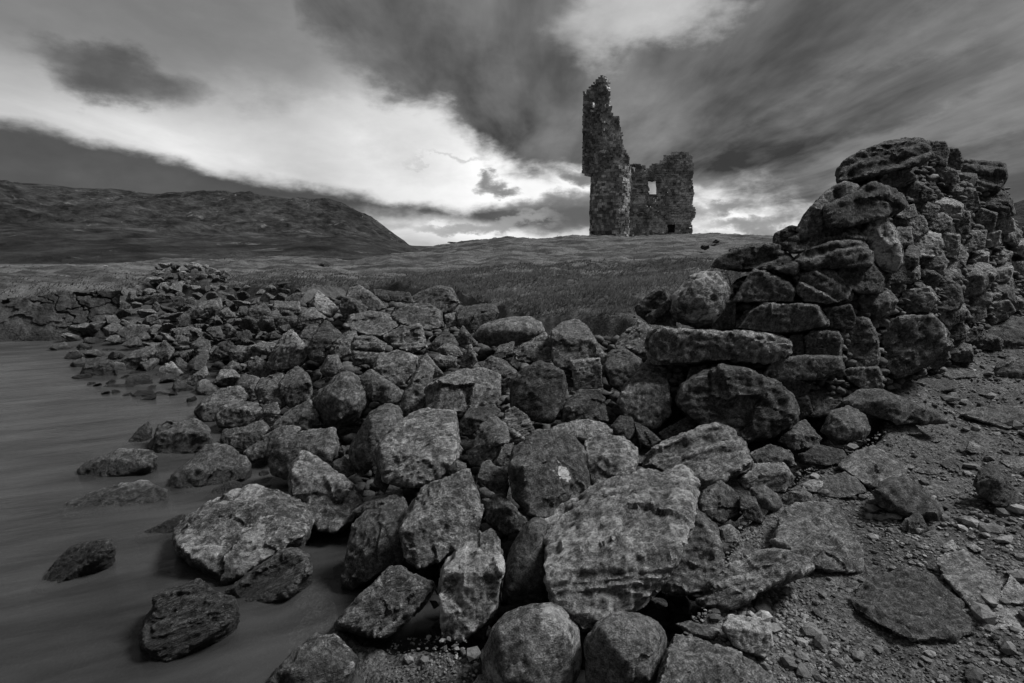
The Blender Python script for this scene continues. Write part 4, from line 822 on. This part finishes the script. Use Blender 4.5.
# rubble core that fills the wall behind its facing stones
def core_pts():
    L = [(650,365,5.15),(690,335,5.2),(700,290,5.35),(735,260,5.5),(790,255,5.5),(812,235,5.6),(845,195,5.7),(870,155,5.9),(925,150,6.1),(950,165,6.6),(1000,180,7.7),(1003,215,7.8),(1024,250,8.6),(1060,240,9.6)]
    B = [(650,470,5.1),(760,440,4.95),(860,420,4.85),(885,420,4.85),(940,400,5.5),(990,370,6.7),(1035,340,8.2),(1080,330,9.6)]
    return [tuple(at(*q)) for q in L], [tuple(at(*q)) for q in B]
def strip_core():
    """grid over the photo-facing side set back behind the stones, then carried through to the wall's far side"""
    us = np.arange(655, 1060, 6.0)
    top = np.interp(us, [650, 672, 690, 710, 735, 775, 800, 815, 842, 865, 930, 950, 962, 1005, 1010, 1025, 1040], [350, 340, 335, 300, 280, 268, 258, 240, 205, 168, 158, 168, 172, 178, 215, 236, 244])
    bot = np.interp(us, [650, 760, 860, 940, 1030, 1060], [430, 440, 415, 385, 350, 345])
    nv = 40; V = []
    for side in (0, 1):
        for j in range(nv):
            f = j / (nv - 1)
            for i, u in enumerate(us):
                v = top[i] + (bot[i] - top[i]) * f; y = wall_Y(u, min(v, 400)) + .13 + (.0 if side == 0 else .75 + .25 * f)
                p = at(u, v, y)
                if side == 1:
                    p0 = at(u, v, wall_Y(u, min(v, 400)) + .16); p = p0 + np.array([p0[0] / p0[1] * .9, .95, -.12 - .25 * max(0, p0[2] - 1.4)]) * (.55 + .3 * f)
                V.append(p)
    V = np.array(V); n = len(us); m = nv * n; V += np.stack([fbm(V * 5 + s_, 3, s_) for s_ in (1, 2, 3)], -1) * .035
    Fc = []; g = grid_faces(nv, n); Fc += [tuple(q) for q in g]; Fc += [tuple(q[::-1] + m) for q in g]
    for i in range(n - 1): Fc.append((i, i + 1, m + i + 1, m + i)); b = (nv - 1) * n + i; Fc.append((b + 1, b, m + b, m + b + 1))
    for j in range(nv - 1):
        a = j * n; Fc.append((a + n, a, m + a, m + a + n)); a = j * n + n - 1; Fc.append((a, a + n, m + a + n, m + a))
    return V, Fc
V, Fc = strip_core(); V = V - np.array(wall.location)
core = link("rubble_core", mesh_np("rubble_core", V, Fc), ROCK, wall); core.color = (.055, 0, .2, 1)
bm = bmesh.new(); bm.from_mesh(core.data); bmesh.ops.recalc_face_normals(bm, faces=bm.faces[:]); bm.to_mesh(core.data); bm.free()
finish_rocks()
# white lichen patch
def lichen_patch():
    lab = [k for k in BO if 'with a white lichen patch in the middle' in k][0]; ob, cu, cv = BO[lab]
    m = ob.data; M = ob.location; bv = BVHTree.FromPolygons([tuple(v.co + M) for v in m.vertices], [tuple(p.vertices) for p in m.polygons])
    d = Vector(ray(564, 473)).normalized(); loc, nrm, ix, ds = bv.ray_cast(Vector((0, 0, CAMZ)), d)
    if loc is None: return
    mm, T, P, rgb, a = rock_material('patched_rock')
    dist = T.vm('DISTANCE', T.node('ShaderNodeTexCoord').outputs['Object'], tuple(loc - M), out='Value')
    nn = T.noise(P, 22, 5, .6); r = T.m('ADD', dist, T.m('MULTIPLY', T.m('SUBTRACT', nn, .5), .19)); msk = T.mr(r, .060, .056)
    fin = T.mix(msk, a, T.m('ADD', .42, T.m('MULTIPLY', nn, .3)))
    for i in range(3): T.put(rgb.inputs[i], fin)
    m.materials.clear(); m.materials.append(mm)
lichen_patch()
# ------------------------------------------------------------------ smaller loose stones: a few shapes, copied one by one
rnd = random.Random(5); rg = np.random.RandomState(5)
PROTO = []
for i in range(14):
    pts = []; ax = (rnd.uniform(.8, 1.25), rnd.uniform(.65, 1.0), rnd.uniform(.45, .8))
    for _ in range(11 + i % 4):
        v = Vector((rnd.gauss(0, 1), rnd.gauss(0, 1), rnd.gauss(0, 1))).normalized() * rnd.uniform(.42, .52); pts.append((v.x * ax[0], v.y * ax[1], v.z * ax[2]))
    ob = link("proto", hull_mesh(pts)); md = ob.modifiers.new("r", 'REMESH'); md.mode = 'VOXEL'; md.voxel_size = 1 / 26
    sm = ob.modifiers.new("s", 'SMOOTH'); sm.factor = .5; sm.iterations = 1
    JOBS.append((ob, .9, dict(s=rnd.choice([.1, .2, .7])), rnd.randrange(10 ** 6))); PROTO.append(ob)
finish_rocks()
PM = []
for ob in PROTO: PM.append(ob.data); bpy.data.objects.remove(ob)
def small_rock(name, p, size, a, l=.2, s_=.2, parent=None, tilt=.5):
    o = bpy.data.objects.new(name, rnd.choice(PM)); COL.objects.link(o); o.scale = (size * rnd.uniform(.85, 1.15), size * rnd.uniform(.85, 1.15), size * rnd.uniform(.8, 1.1))
    o.rotation_euler = (rnd.uniform(-tilt, tilt), rnd.uniform(-tilt, tilt), rnd.uniform(0, 6.28)); o.location = p; o.color = (a, l, s_, 1)
    if parent is not None: o.parent = parent; o.location = Vector(p) - Vector(parent.location)
    return o
def covered(u, v, grow=0.0):
    for p in COVER:
        if pip(p, u, v):
            return True
    return False
FAR = [(62,348),(112,303),(150,290),(205,285),(300,292),(292,325),(268,345),(262,372),(235,390),(180,395),(118,378),(75,368)]
MID = [(292,300),(345,290),(450,300),(520,345),(640,352),(660,420),(770,470),(700,600),(560,600),(440,640),(340,600),(330,540),(250,470),(190,420),(250,370),(285,330)]
placed = []
def scatter(region, n, lo, hi, label_fn, group, tone, drop, tries=9000, gap=.62):
    us = [p[0] for p in region]; vs = [p[1] for p in region]; c = 0
    for _ in range(tries):
        if c >= n: break
        u, v = rnd.uniform(min(us), max(us)), rnd.uniform(min(vs), max(vs))
        if not pip(region, u, v) or covered(u, v): continue
        r = rnd.uniform(lo, hi) * (.55 + .9 * (v - 280) / 110 if region is FAR else 1)
        if any((u - a) ** 2 + ((v - b) * 1.4) ** 2 < ((r + q) * gap) ** 2 for a, b, q in placed): continue
        P = hit(u, v, 0, True); sz = 2 * r * P[1] / F * 1.1; P = P + np.array([0, 0, -drop * sz])
        o = small_rock('rock', P, sz, tone * rnd.choice([.65, .85, 1, 1.15, 1.5]), rnd.uniform(0, .35)); tag(o, label_fn(u, v), 'rock', group); placed.append((u, v, r)); c += 1
def far_label(u, v): return 'one of the small angular grey stones packed together in the far heap by the water'
def mid_label(u, v): return 'small dark stone wedged in a gap between the large tumbled boulders'
scatter(FAR, 105, 8.5, 13, far_label, 'small stones packed in the far heap', .15, -.05)
SHORE = [(82,346),(125,352),(150,368),(215,388),(212,402),(150,400),(100,395),(72,372)]
scatter(SHORE, 16, 6, 10, lambda u, v: 'small black wet stone at the water line of the far heap', 'wet stones along the water line', .08, .1)
scatter(MID, 45, 7, 14, mid_label, 'small stones wedged in the gaps of the heap', .10, .7, gap=.6)

# light, hand-made pebble solids for the finest debris
def pebble_mesh(name, P, S, A, sub=1):
    """many small stones in one mesh; P positions, S sizes, A albedo"""
    bm = bmesh.new(); bmesh.ops.create_icosphere(bm, subdivisions=sub, radius=.5); base = np.array([v.co[:] for v in bm.verts]); fc = np.array([[v.index for v in f.verts] for f in bm.faces]); bm.free()
    n, k = len(P), len(base); r = np.random.RandomState(n)
    V = np.repeat(base[None], n, 0) * (1 + r.uniform(-.22, .22, (n, k, 1)))
    V = V * np.stack([r.uniform(.8, 1.5, n), r.uniform(.7, 1.1, n), r.uniform(.35, .75, n)], -1)[:, None]
    a = r.uniform(0, 6.28, n); t = r.uniform(-.5, .5, n); ca, sa, ct, st_ = np.cos(a), np.sin(a), np.cos(t), np.sin(t)
    x, y, z = V[..., 0], V[..., 1], V[..., 2]; y, z = y * ct[:, None] - z * st_[:, None], y * st_[:, None] + z * ct[:, None]
    V = np.stack([x * ca[:, None] - y * sa[:, None], x * sa[:, None] + y * ca[:, None], z], -1) * S[:, None, None] + P[:, None]
    Fc = (fc[None] + (np.arange(n) * k)[:, None, None]).reshape(-1, 3); me = mesh_np(name, V.reshape(-1, 3), Fc, sub > 1)
    q = me.attributes.new("albedo", 'FLOAT', 'POINT'); q.data.foreach_set('value', np.repeat(A, k).astype(np.float32)); return me
def peb_fn(T, P):
    q = T.node('ShaderNodeAttribute'); q.attribute_name = "albedo"; n = T.noise(P, 45, 5, .7); n1 = T.noise(P, 12, 4, .6)
    a = T.m('MULTIPLY', T.m('MULTIPLY', q.outputs['Fac'], T.mr(n, .3, .7, .6, 1.4, smooth=False)), T.mr(n1, .3, .7, .75, 1.25))
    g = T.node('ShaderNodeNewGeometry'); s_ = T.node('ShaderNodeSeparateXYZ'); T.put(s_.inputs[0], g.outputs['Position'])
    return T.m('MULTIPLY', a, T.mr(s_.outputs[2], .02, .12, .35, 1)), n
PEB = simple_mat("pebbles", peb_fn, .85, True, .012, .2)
def soil(X, Y): return H(X, Y) - .34 * HEAP(X, Y)
# rubble between and under the boulders
n = 9000; az = rg.uniform(-.72, .35, n); r_ = np.exp(rg.uniform(math.log(2.4), math.log(15), n)); X, Y = r_ * np.sin(az), r_ * np.cos(az); ok = HEAP(X, Y) > .5; X, Y = X[ok], Y[ok]
S = rg.uniform(.05, .15, len(X)) * (.7 + np.hypot(X, Y) / 12); Z = soil(X, Y) + S * rg.uniform(.0, .6, len(X))
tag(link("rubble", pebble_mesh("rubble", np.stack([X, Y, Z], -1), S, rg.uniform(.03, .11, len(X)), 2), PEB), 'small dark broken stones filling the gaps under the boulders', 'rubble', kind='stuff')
# shingle on the right and in the bottom pocket
n = 60000; az = rg.uniform(-.25, .86, n); r_ = np.exp(rg.uniform(math.log(2.1), math.log(10), n)); X, Y = r_ * np.sin(az), r_ * np.cos(az)
Hh = H(X, Y); ok = (HEAP(X, Y) < .5) & (Hh > -.05) & (Y < 9.5) & (Y - .12 * X < 8.2); X, Y, Hh = X[ok], Y[ok], Hh[ok]
ok = (rg.rand(len(X)) < np.where(X < .4, .45, 1)); X, Y, Hh = X[ok], Y[ok], Hh[ok]
Hh = Hh + .018 * fbm(np.stack([X, Y, 0 * X], -1) * 7, 4, 41) + .012 * fbm(np.stack([X, Y, 0 * X], -1) * .8, 4, 21)
clump = fbm(np.stack([X * 1.6, Y * 1.6, 0 * X], -1), 3, 77); S = .005 + .032 * (rg.beta(1.0, 4.5, len(X)) + (rg.rand(len(X)) < .02) * rg.uniform(.5, 1.8, len(X))) * (1 + .9 * np.clip(clump, -.6, 1)); S *= (.75 + .1 * np.hypot(X, Y))
A = np.clip(rg.normal(.135, .06, len(X)) * (1 + .25 * clump), .05, .4); A[rg.rand(len(X)) < .03] *= 1.7
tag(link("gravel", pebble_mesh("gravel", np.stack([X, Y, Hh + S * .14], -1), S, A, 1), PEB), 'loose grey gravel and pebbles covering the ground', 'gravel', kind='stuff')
# pocket pebbles inside the heap at the bottom edge
n = 5000; u = rg.uniform(395, 800, n); v = rg.uniform(545, 700, n); Pk = []
n2 = 1500; X = rg.uniform(-.75, 1.6, n2); Y = rg.uniform(2.3, 3.9, n2); ok = HEAP(X, Y) > .5; X, Y = X[ok], Y[ok]; S = .008 + .075 * rg.beta(.9, 4.0, len(X))
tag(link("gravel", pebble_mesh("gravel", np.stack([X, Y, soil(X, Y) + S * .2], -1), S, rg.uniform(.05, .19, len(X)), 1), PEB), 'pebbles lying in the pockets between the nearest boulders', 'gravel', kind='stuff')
# hand-size flat stones scattered on the shingle
SH = [(775,672,18,9,.2),(810,668,24,8,.21),(846,664,10,6,.24),(930,668,12,8,.22),(955,640,10,7,.2),(905,650,12,8,.19),(830,640,9,6,.23),(1012,660,14,8,.2),(985,655,12,6,.2),
 (950,470,14,6,.16),(990,522,14,6,.2),(968,535,14,7,.18),(1010,530,16,7,.17),(930,545,12,6,.17),(890,540,14,7,.13),(1000,560,14,8,.19),(870,560,13,7,.14),(770,612,10,6,.2),
 (900,455,12,5,.2),(855,440,12,6,.17),(935,440,12,4,.2),(990,470,12,5,.15),(960,512,22,8,.14),(1012,500,10,6,.17),(925,492,18,6,.19),(828,598,10,6,.17),(860,525,10,6,.15),(905,590,12,7,.14),(1015,545,12,6,.2),(742,602,8,6,.2),(790,640,8,6,.2),(705,655,8,5,.2),(985,395,18,5,.15),(950,402,16,5,.14),(1012,440,16,5,.18),(975,425,12,4,.2),(915,410,14,5,.16)]
for (u, v, w_, h_, a_) in SH:
    P = hit(u, v); o = small_rock('stone', P + np.array([0, 0, .0]), w_ * P[1] / F * 1.15, a_ * 1.15, .1, .3, tilt=.15); o.scale.z *= .4
    tag(o, 'small flat grey stone lying loose on the shingle right of the heap', 'stone', 'small flat stones scattered on the shingle')
# small chinking stones between the wall's blocks
us_ = rg.uniform(655, 1040, 5200); vs_ = rg.uniform(150, 400, 5200); top_ = np.interp(us_, [650, 672, 690, 710, 735, 775, 800, 815, 842, 865, 930, 950, 962, 1005, 1010, 1025, 1040], [350, 340, 335, 300, 280, 268, 258, 240, 205, 168, 158, 168, 172, 178, 215, 236, 244]); bot_ = np.interp(us_, [650, 760, 860, 940, 1030, 1060], [420, 425, 400, 378, 350, 345])
ok = (vs_ > top_ + 3) & (vs_ < bot_); us_, vs_ = us_[ok], vs_[ok]; ys_ = _W(np.stack([us_ / 100, vs_ / 100], -1)) + rg.uniform(.03, .15, len(us_)); Sc = rg.uniform(.035, .12, len(us_))
ch = link("chinking_stones", pebble_mesh("chinking_stones", at(us_, vs_, ys_) - np.array(wall.location), Sc, np.clip(rg.normal(.10, .045, len(us_)), .04, .24), 2), PEB, wall); ch['kind'] = 'stuff'
# collapsed wall end beyond the far heap
P0 = hit(195, 283); cw = empty("collapsed_wall", tuple(P0)); tag(cw, 'low collapsed pile of pale and black stones beyond the far heap', 'stone pile')
for i in range(58):
    u = 153 + 80 * rnd.random(); topv = np.interp(u, [150, 158, 172, 195, 215, 236], [272, 261, 257, 261, 266, 279]); v = rnd.uniform(topv + 3, 287)
    Y = P0[1] + rnd.uniform(-.5, .5) + (287 - v) * .02; small_rock('stone', at(u, v, Y), rnd.uniform(8, 15) * Y / F, rnd.choice([.08, .1, .15, .24, .36]), rnd.choice([.1, .5, .9]), .2, cw)
# lone dark rocks out on the meadow and hummock
for (label, u, v, w_, h_, a_) in [('round dark rock on the meadow, left one of a pair below the hill', 306, 264, 9, 7, .07), ('wider dark rock on the meadow, right one of a pair below the hill', 325, 265, 15, 8, .06),
    ('low dark hump of rock in the grass above the far heap', 288, 284, 26, 8, .06), ('dark rock in the grass between the castle and the wall end', 705, 246, 12, 12, .08), ('dark flat rock in the grass just behind the wall end', 733, 251, 16, 9, .08),
    ('small dark rock at the right of the hummock crest', 716, 241, 12, 4, .07), ('low rock on the crest left of the castle', 452, 242, 12, 3, .07), ('tiny pale rock far out on the left meadow', 105, 266, 5, 3, .4), ('small pale rock by the bank top on the left', 131, 281, 4, 3, .4)]:
    P = hit(u, v + h_ * .4); o = small_rock('rock', P + np.array([0, 0, h_ * .3 * P[1] / F]), w_ * P[1] / F, a_, .1, .1, tilt=.1); o.scale.z *= min(1.0, 1.5 * h_ / w_); tag(o, label, 'rock')

# ------------------------------------------------------------------ cracked rock shelf at the left shore
nu, nv = 300, 110; uu, vv = np.meshgrid(np.linspace(-170, 122, nu), np.linspace(0, 1, nv)); tv = np.interp(uu[0], [-170, 0, 60, 100, 150], [303, 297, 291, 289, 288]) ; bv = np.interp(uu[0], [-170, 0, 60, 100, 150], [344, 342, 341, 339, 325])
vz = tv[None] + (bv - tv)[None] * vv; top3 = np.array([at(u, v, 12.9) for u, v in zip(uu[0], tv)]); bot3 = np.array([at(u, v, (2.0 + .06) / -ray(u, v)[2]) for u, v in zip(uu[0], bv)])
f = vv[..., None]; SV = top3[None] * (1 - f) + bot3[None] * f; SV *= (1 - .028); SV[..., 1] -= .05 * np.sin(vv * math.pi) ** 1 * 1.0
q = SV.reshape(-1, 3); sh = np.stack([q[:, 0] * .9 + q[:, 2] * .55, q[:, 2] * 1.5 - q[:, 0] * .12], -1) + .22 * np.stack([fbm(q * 1.8, 4, 5), fbm(q * 1.8, 4, 6)], -1)
sd = rg.uniform([sh[:, 0].min(), sh[:, 1].min()], [sh[:, 0].max(), sh[:, 1].max()], (120, 2)); D = np.sqrt(((sh[:, None] - sd[None]) ** 2).sum(2)); o_ = np.argsort(D, 1)[:, :2]; d1 = np.take_along_axis(D, o_, 1)
gap = d1[:, 1] - d1[:, 0]; off = rg.uniform(0, .13, 120)[o_[:, 0]]; q = q.copy(); push = off * .45 - .14 * (1 - smooth01(gap, .0, .03)) * smooth01(fbm(q * .7, 3, 17), -.5, .3) + .025 * fbm(q * 5, 4, 8); q[:, 1] -= push * .8; q[:, 2] += push * .35
me = mesh_np("rock_shelf", q, grid_faces(nv, nu)); 
def shelf_fn(T, P):
    n1 = T.noise(P, 2.2, 6, .62); n2 = T.noise(P, 16, 6, .7); a = T.m('MULTIPLY', T.mr(n1, .33, .66, .035, .085), T.mr(n2, .3, .7, .5, 1.5, smooth=False))
    g = T.node('ShaderNodeNewGeometry'); s_ = T.node('ShaderNodeSeparateXYZ'); T.put(s_.inputs[0], g.outputs['Position'])
    return T.m('MULTIPLY', a, T.mr(s_.outputs[2], .0, .25, .5, 1)), n2
tag(link("terrain_rock_shelf", me, simple_mat("shelf_rock", shelf_fn, .9, True, .05)), kind='structure')

# ------------------------------------------------------------------ castle
def castle_fn(T, P):
    q = T.node('ShaderNodeAttribute'); q.attribute_name = "albedo"; n = T.noise(P, 6, 6, .7); n1 = T.noise(P, .8, 5, .6)
    return T.m('MULTIPLY', T.m('MULTIPLY', q.outputs['Fac'], T.mr(n, .3, .7, .5, 1.5, smooth=False)), T.mr(n1, .36, .64, .6, 1.35)), n
CASTLE = simple_mat("castle_masonry", castle_fn, .95, True, .08)
def masonry(name, outline, holes, Yf, thick, parent, nrm=(0, 1), rowpx=(1.5, 3.3), wpx=(1.6, 3.8), proud=.07, tone=.13, ragged=.8, pale=None, straight=False):
    """rubble masonry laid course by course inside an outline; every stone runs through the wall's thickness"""
    V, Fc, A = [], [], []; us = [p[0] for p in outline]; vs = [p[1] for p in outline]; v = max(vs)
    nx, ny = nrm; L = math.hypot(nx, ny); nx, ny = nx / L, ny / L
    while v > min(vs) - 1:
        rh = rnd.uniform(*rowpx); cv = v - rh / 2; xs = []
        for i_ in range(len(outline)):
            (x0, y0), (x1, y1) = outline[i_], outline[(i_ + 1) % len(outline)]
            if (y0 > cv) != (y1 > cv): xs.append(x0 + (x1 - x0) * (cv - y0) / (y1 - y0))
        if not xs: v -= rh; continue
        u = min(xs) + rnd.uniform(-ragged, ragged) * (.12 if straight else .6); uend = max(xs) + rnd.uniform(-ragged, ragged) * .8
        while u < uend:
            sw = rnd.uniform(*wpx)
            if uend - u - sw < 1.2: sw = uend - u
            for (a, b, c, d) in holes:
                if c < cv < d and a - 1.5 < u < b: u = b
                elif c < cv < d and u < a < u + sw: sw = a - u
            cu = u + sw / 2
            if rnd.random() < .4 and cv < min([y for x, y in outline if abs(x - cu) < 6] + [999]) + 2.6 and not straight: u += sw; continue
            if not any(a < cu < b and c < cv < d for a, b, c, d in holes):
                p = rnd.uniform(-proud, proud * .6); j = lambda e=.35: rnd.uniform(-e, e); k = len(V)
                for du, dv in ((-.03, .06), (1.03, .06), (1.03, 1.04), (-.03, 1.04)):
                    q = at(u + sw * du + j(), v - rh * dv + j(.45), Yf(cu)); V.append((q[0] - nx * p * -1, q[1] + ny * p, q[2]))
                for i in range(4): q = V[k + i]; V.append((q[0] + nx * thick + j(.04), q[1] + ny * thick + j(.08), q[2] + j(.03)))
                Fc += [(k, k + 1, k + 2, k + 3), (k + 7, k + 6, k + 5, k + 4), (k, k + 4, k + 5, k + 1), (k + 1, k + 5, k + 6, k + 2), (k + 2, k + 6, k + 7, k + 3), (k + 3, k + 7, k + 4, k)]
                a = 2.6 * tone * rnd.choice([.55, .75, .9, 1, 1.15, 1.3, 1.7]);
                if pale and pip(pale, cu, cv) and rnd.random() < .5: a *= 1.9
                A += [min(a, .5)] * 8
            u += sw
        v -= rh
    V = np.array(V) - np.array(parent.location); me = mesh_np(name, V, Fc, False); q = me.attributes.new("albedo", 'FLOAT', 'POINT'); q.data.foreach_set('value', np.array(A, np.float32))
    return link(name, me, CASTLE, parent)
gz = float(H(np.array([8.0]), np.array([45.2]))[0]); castle = empty("castle_ruin", (9.0, 45.4, gz))
tag(castle, 'ruined stone castle with a tall broken tower corner standing on the grassy hummock', 'castle')
masonry("cap_house_face", [(582,174),(583,93),(590,87),(597,80),(601,76),(604.5,77),(604.5,170),(596,171),(590,176)], [(590.5,594.5,97,112)], lambda u: 46.3 - (u - 582) / 22 * 1.9, .9, castle, (.62, .78), tone=.12, ragged=.3, straight=True)
masonry("cap_house_side", [(603.5,168),(603.5,77),(606,79),(606,87),(609,93),(609,103),(612,109),(612,116),(619,117),(620,130),(622,133),(623,146),(626,149),(627,156),(630,158),(630,168)], [], lambda u: 44.4 + (u - 604) / 26 * 1.3, .9, castle, (-.45, .9), tone=.115, ragged=1.2)
# round stair tower under the cap house
def turret():
    V, Fc, A = [], [], []; c = at(609, 237, 46.1); R = 1.62; z = gz - .5; ztop = at(609, 166, 44.8)[2]
    while z < ztop:
        rh = rnd.uniform(.15, .26); a = -math.pi + rnd.uniform(0, .1)
        while a < .5:
            da = rnd.uniform(.1, .24); r0 = R + rnd.uniform(-.03, .05) + .04 * max(0, 1 - (z - gz)); k = len(V); am = a + da / 2
            if not (z < gz + .55 and -2.9 < am < -2.55):
                for rr in (r0, r0 - .8):
                    for aa, zz in ((a, z), (a + da, z), (a + da, z + rh), (a, z + rh)): V.append((c[0] + rr * math.cos(aa) + rnd.uniform(-.02, .02), c[1] + rr * math.sin(aa), zz + rnd.uniform(-.02, .02)))
                Fc.extend([(k, k + 1, k + 2, k + 3), (k + 7, k + 6, k + 5, k + 4), (k, k + 4, k + 5, k + 1), (k + 1, k + 5, k + 6, k + 2), (k + 2, k + 6, k + 7, k + 3), (k + 3, k + 7, k + 4, k)])
                A.extend([min(.5, .25 * rnd.choice([.5, .7, .9, 1, 1.2, 1.5, 2.0]))] * 8)
            a += da
        z += rh
    V = np.array(V) - np.array(castle.location); me = mesh_np("stair_tower", V, Fc, False); q = me.attributes.new("albedo", 'FLOAT', 'POINT'); q.data.foreach_set('value', np.array(A, np.float32)); return link("stair_tower", me, CASTLE, castle)
turret()
masonry("main_wall", [(614,240),(614,164),(626,163),(630,168),(640,169),(650,168),(657,169),(660,163),(663,157),(670,154),(676,152),(680,152),(681,156),(685,156),(690,151),(693,153),(692,162),(694,166),(692,180),(694,192),(692,205),(696,210),(695,218),(691,222),(693,230),(691,240)],
        [(649.3,656.3,181.5,194), (668,675,224,232), (618,622,214,219)], lambda u: 45.3 + (u - 614) / 80 * .9, 1.2, castle, (.25, 1), tone=.13, pale=[(640,212),(690,190),(694,225),(655,232),(640,225)])
def slab_quad(name, u0, u1, v0, v1, Y, th, a):
    P = [at(u, v, y) for y in (Y, Y + th) for u, v in ((u0, v1), (u1, v1), (u1, v0), (u0, v0))]; V = np.array(P) - np.array(castle.location)
    me = mesh_np(name, V, [(0, 1, 2, 3), (7, 6, 5, 4), (0, 4, 5, 1), (1, 5, 6, 2), (2, 6, 7, 3), (3, 7, 4, 0)], False); q = me.attributes.new("albedo", 'FLOAT', 'POINT'); q.data.foreach_set('value', np.full(8, a, np.float32)); return link(name, me, CASTLE, castle)
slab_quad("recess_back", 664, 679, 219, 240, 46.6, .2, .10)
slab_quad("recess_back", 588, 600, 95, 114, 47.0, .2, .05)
slab_quad("window_sill", 648, 657.5, 194.2, 196, 45.62, .8, .16)

# ------------------------------------------------------------------ grass
n = 420000; az = rg.uniform(-.80, .42, n); r_ = np.exp(rg.uniform(math.log(7.5), math.log(48), n)); X, Y = r_ * np.sin(az), r_ * np.cos(az); Hh = H(X, Y)
nearheap = HEAP(X, Y) > .5; g_ok = (~nearheap) & ((Y - .12 * X > 8.1) | (r_ > 14)) & (Hh > .68); X, Y, Hh, r_ = X[g_ok], Y[g_ok], Hh[g_ok], r_[g_ok]
fl = np.stack([X, Y, 0 * X], -1); hum2 = fbm(fl * .8, 4, 21); tus2 = fbm(fl * 2.6, 3, 31); keep = rg.rand(len(X)) < (1 - .95 * smooth01(r_, 9, 24)) * ( smooth01(tus2 + .5 * hum2, -.8, .3) * .9 + .1)
X, Y, Hh, r_, hum2, tus2 = [q[keep] for q in (X, Y, Hh, r_, hum2, tus2)]; Z = Hh + .09 * hum2 + .05 * tus2 + .20 * fbm(np.stack([X, Y, 0 * X], -1) * .16, 4, 121) * smooth01(r_, 11, 22)
hgt = (.025 + .055 * rg.rand(len(X))) * (1 + .3 * np.clip(tus2, -.5, 1)) * (1 - .5 * smooth01(r_, 12, 24)); wd = .0009 * r_ + .002; a = rg.uniform(0, 3.14, len(X)); lean = rg.normal(0, .05, (len(X), 2)) + np.array([.05, .0])
bx, by = np.cos(a) * wd, np.sin(a) * wd; n = len(X)
V = np.stack([np.stack([X - bx, Y - by, Z - .02], -1), np.stack([X + bx, Y + by, Z - .02], -1), np.stack([X + lean[:, 0], Y + lean[:, 1], Z + hgt], -1)], 1).reshape(-1, 3)
me = mesh_np("grass", V, np.arange(3 * n).reshape(-1, 3), True)
big = fbm(np.stack([X, Y, 0 * X], -1) * .35, 3, 91); al = np.clip((.12 + .045 * big) * rg.uniform(.55, 1.5, n), .02, .2); q = me.attributes.new("albedo", 'FLOAT', 'POINT'); q.data.foreach_set('value', np.repeat(al, 3).astype(np.float32))
def grass_fn(T, P):
    q = T.node('ShaderNodeAttribute'); q.attribute_name = "albedo"; return T.m('MULTIPLY', q.outputs['Fac'], 1.0), None
me.polygons.foreach_set('use_smooth', np.ones(len(me.polygons), bool))
GM = simple_mat("rough_grass", grass_fn, .9); T = NT(GM.node_tree); b_ = [x for x in T.n if x.type == 'BSDF_PRINCIPLED'][0]; o_n = [x for x in T.n if x.type == 'OUTPUT_MATERIAL'][0]
tl_ = T.node('ShaderNodeBsdfTranslucent'); T.put(tl_.inputs[0], b_.inputs['Base Color'].links[0].from_socket); mx = T.node('ShaderNodeMixShader'); mx.inputs[0].default_value = .5
T.put(mx.inputs[1], b_.outputs[0]); T.put(mx.inputs[2], tl_.outputs[0]); T.put(o_n.inputs[0], mx.outputs[0])
tag(link("grass", me, GM), 'rough pale and dark grass covering the hummock and meadow', 'grass', kind='stuff')
print("objects", len(bpy.data.objects), "verts", sum(len(o.data.vertices) for o in bpy.data.objects if o.type == 'MESH'))
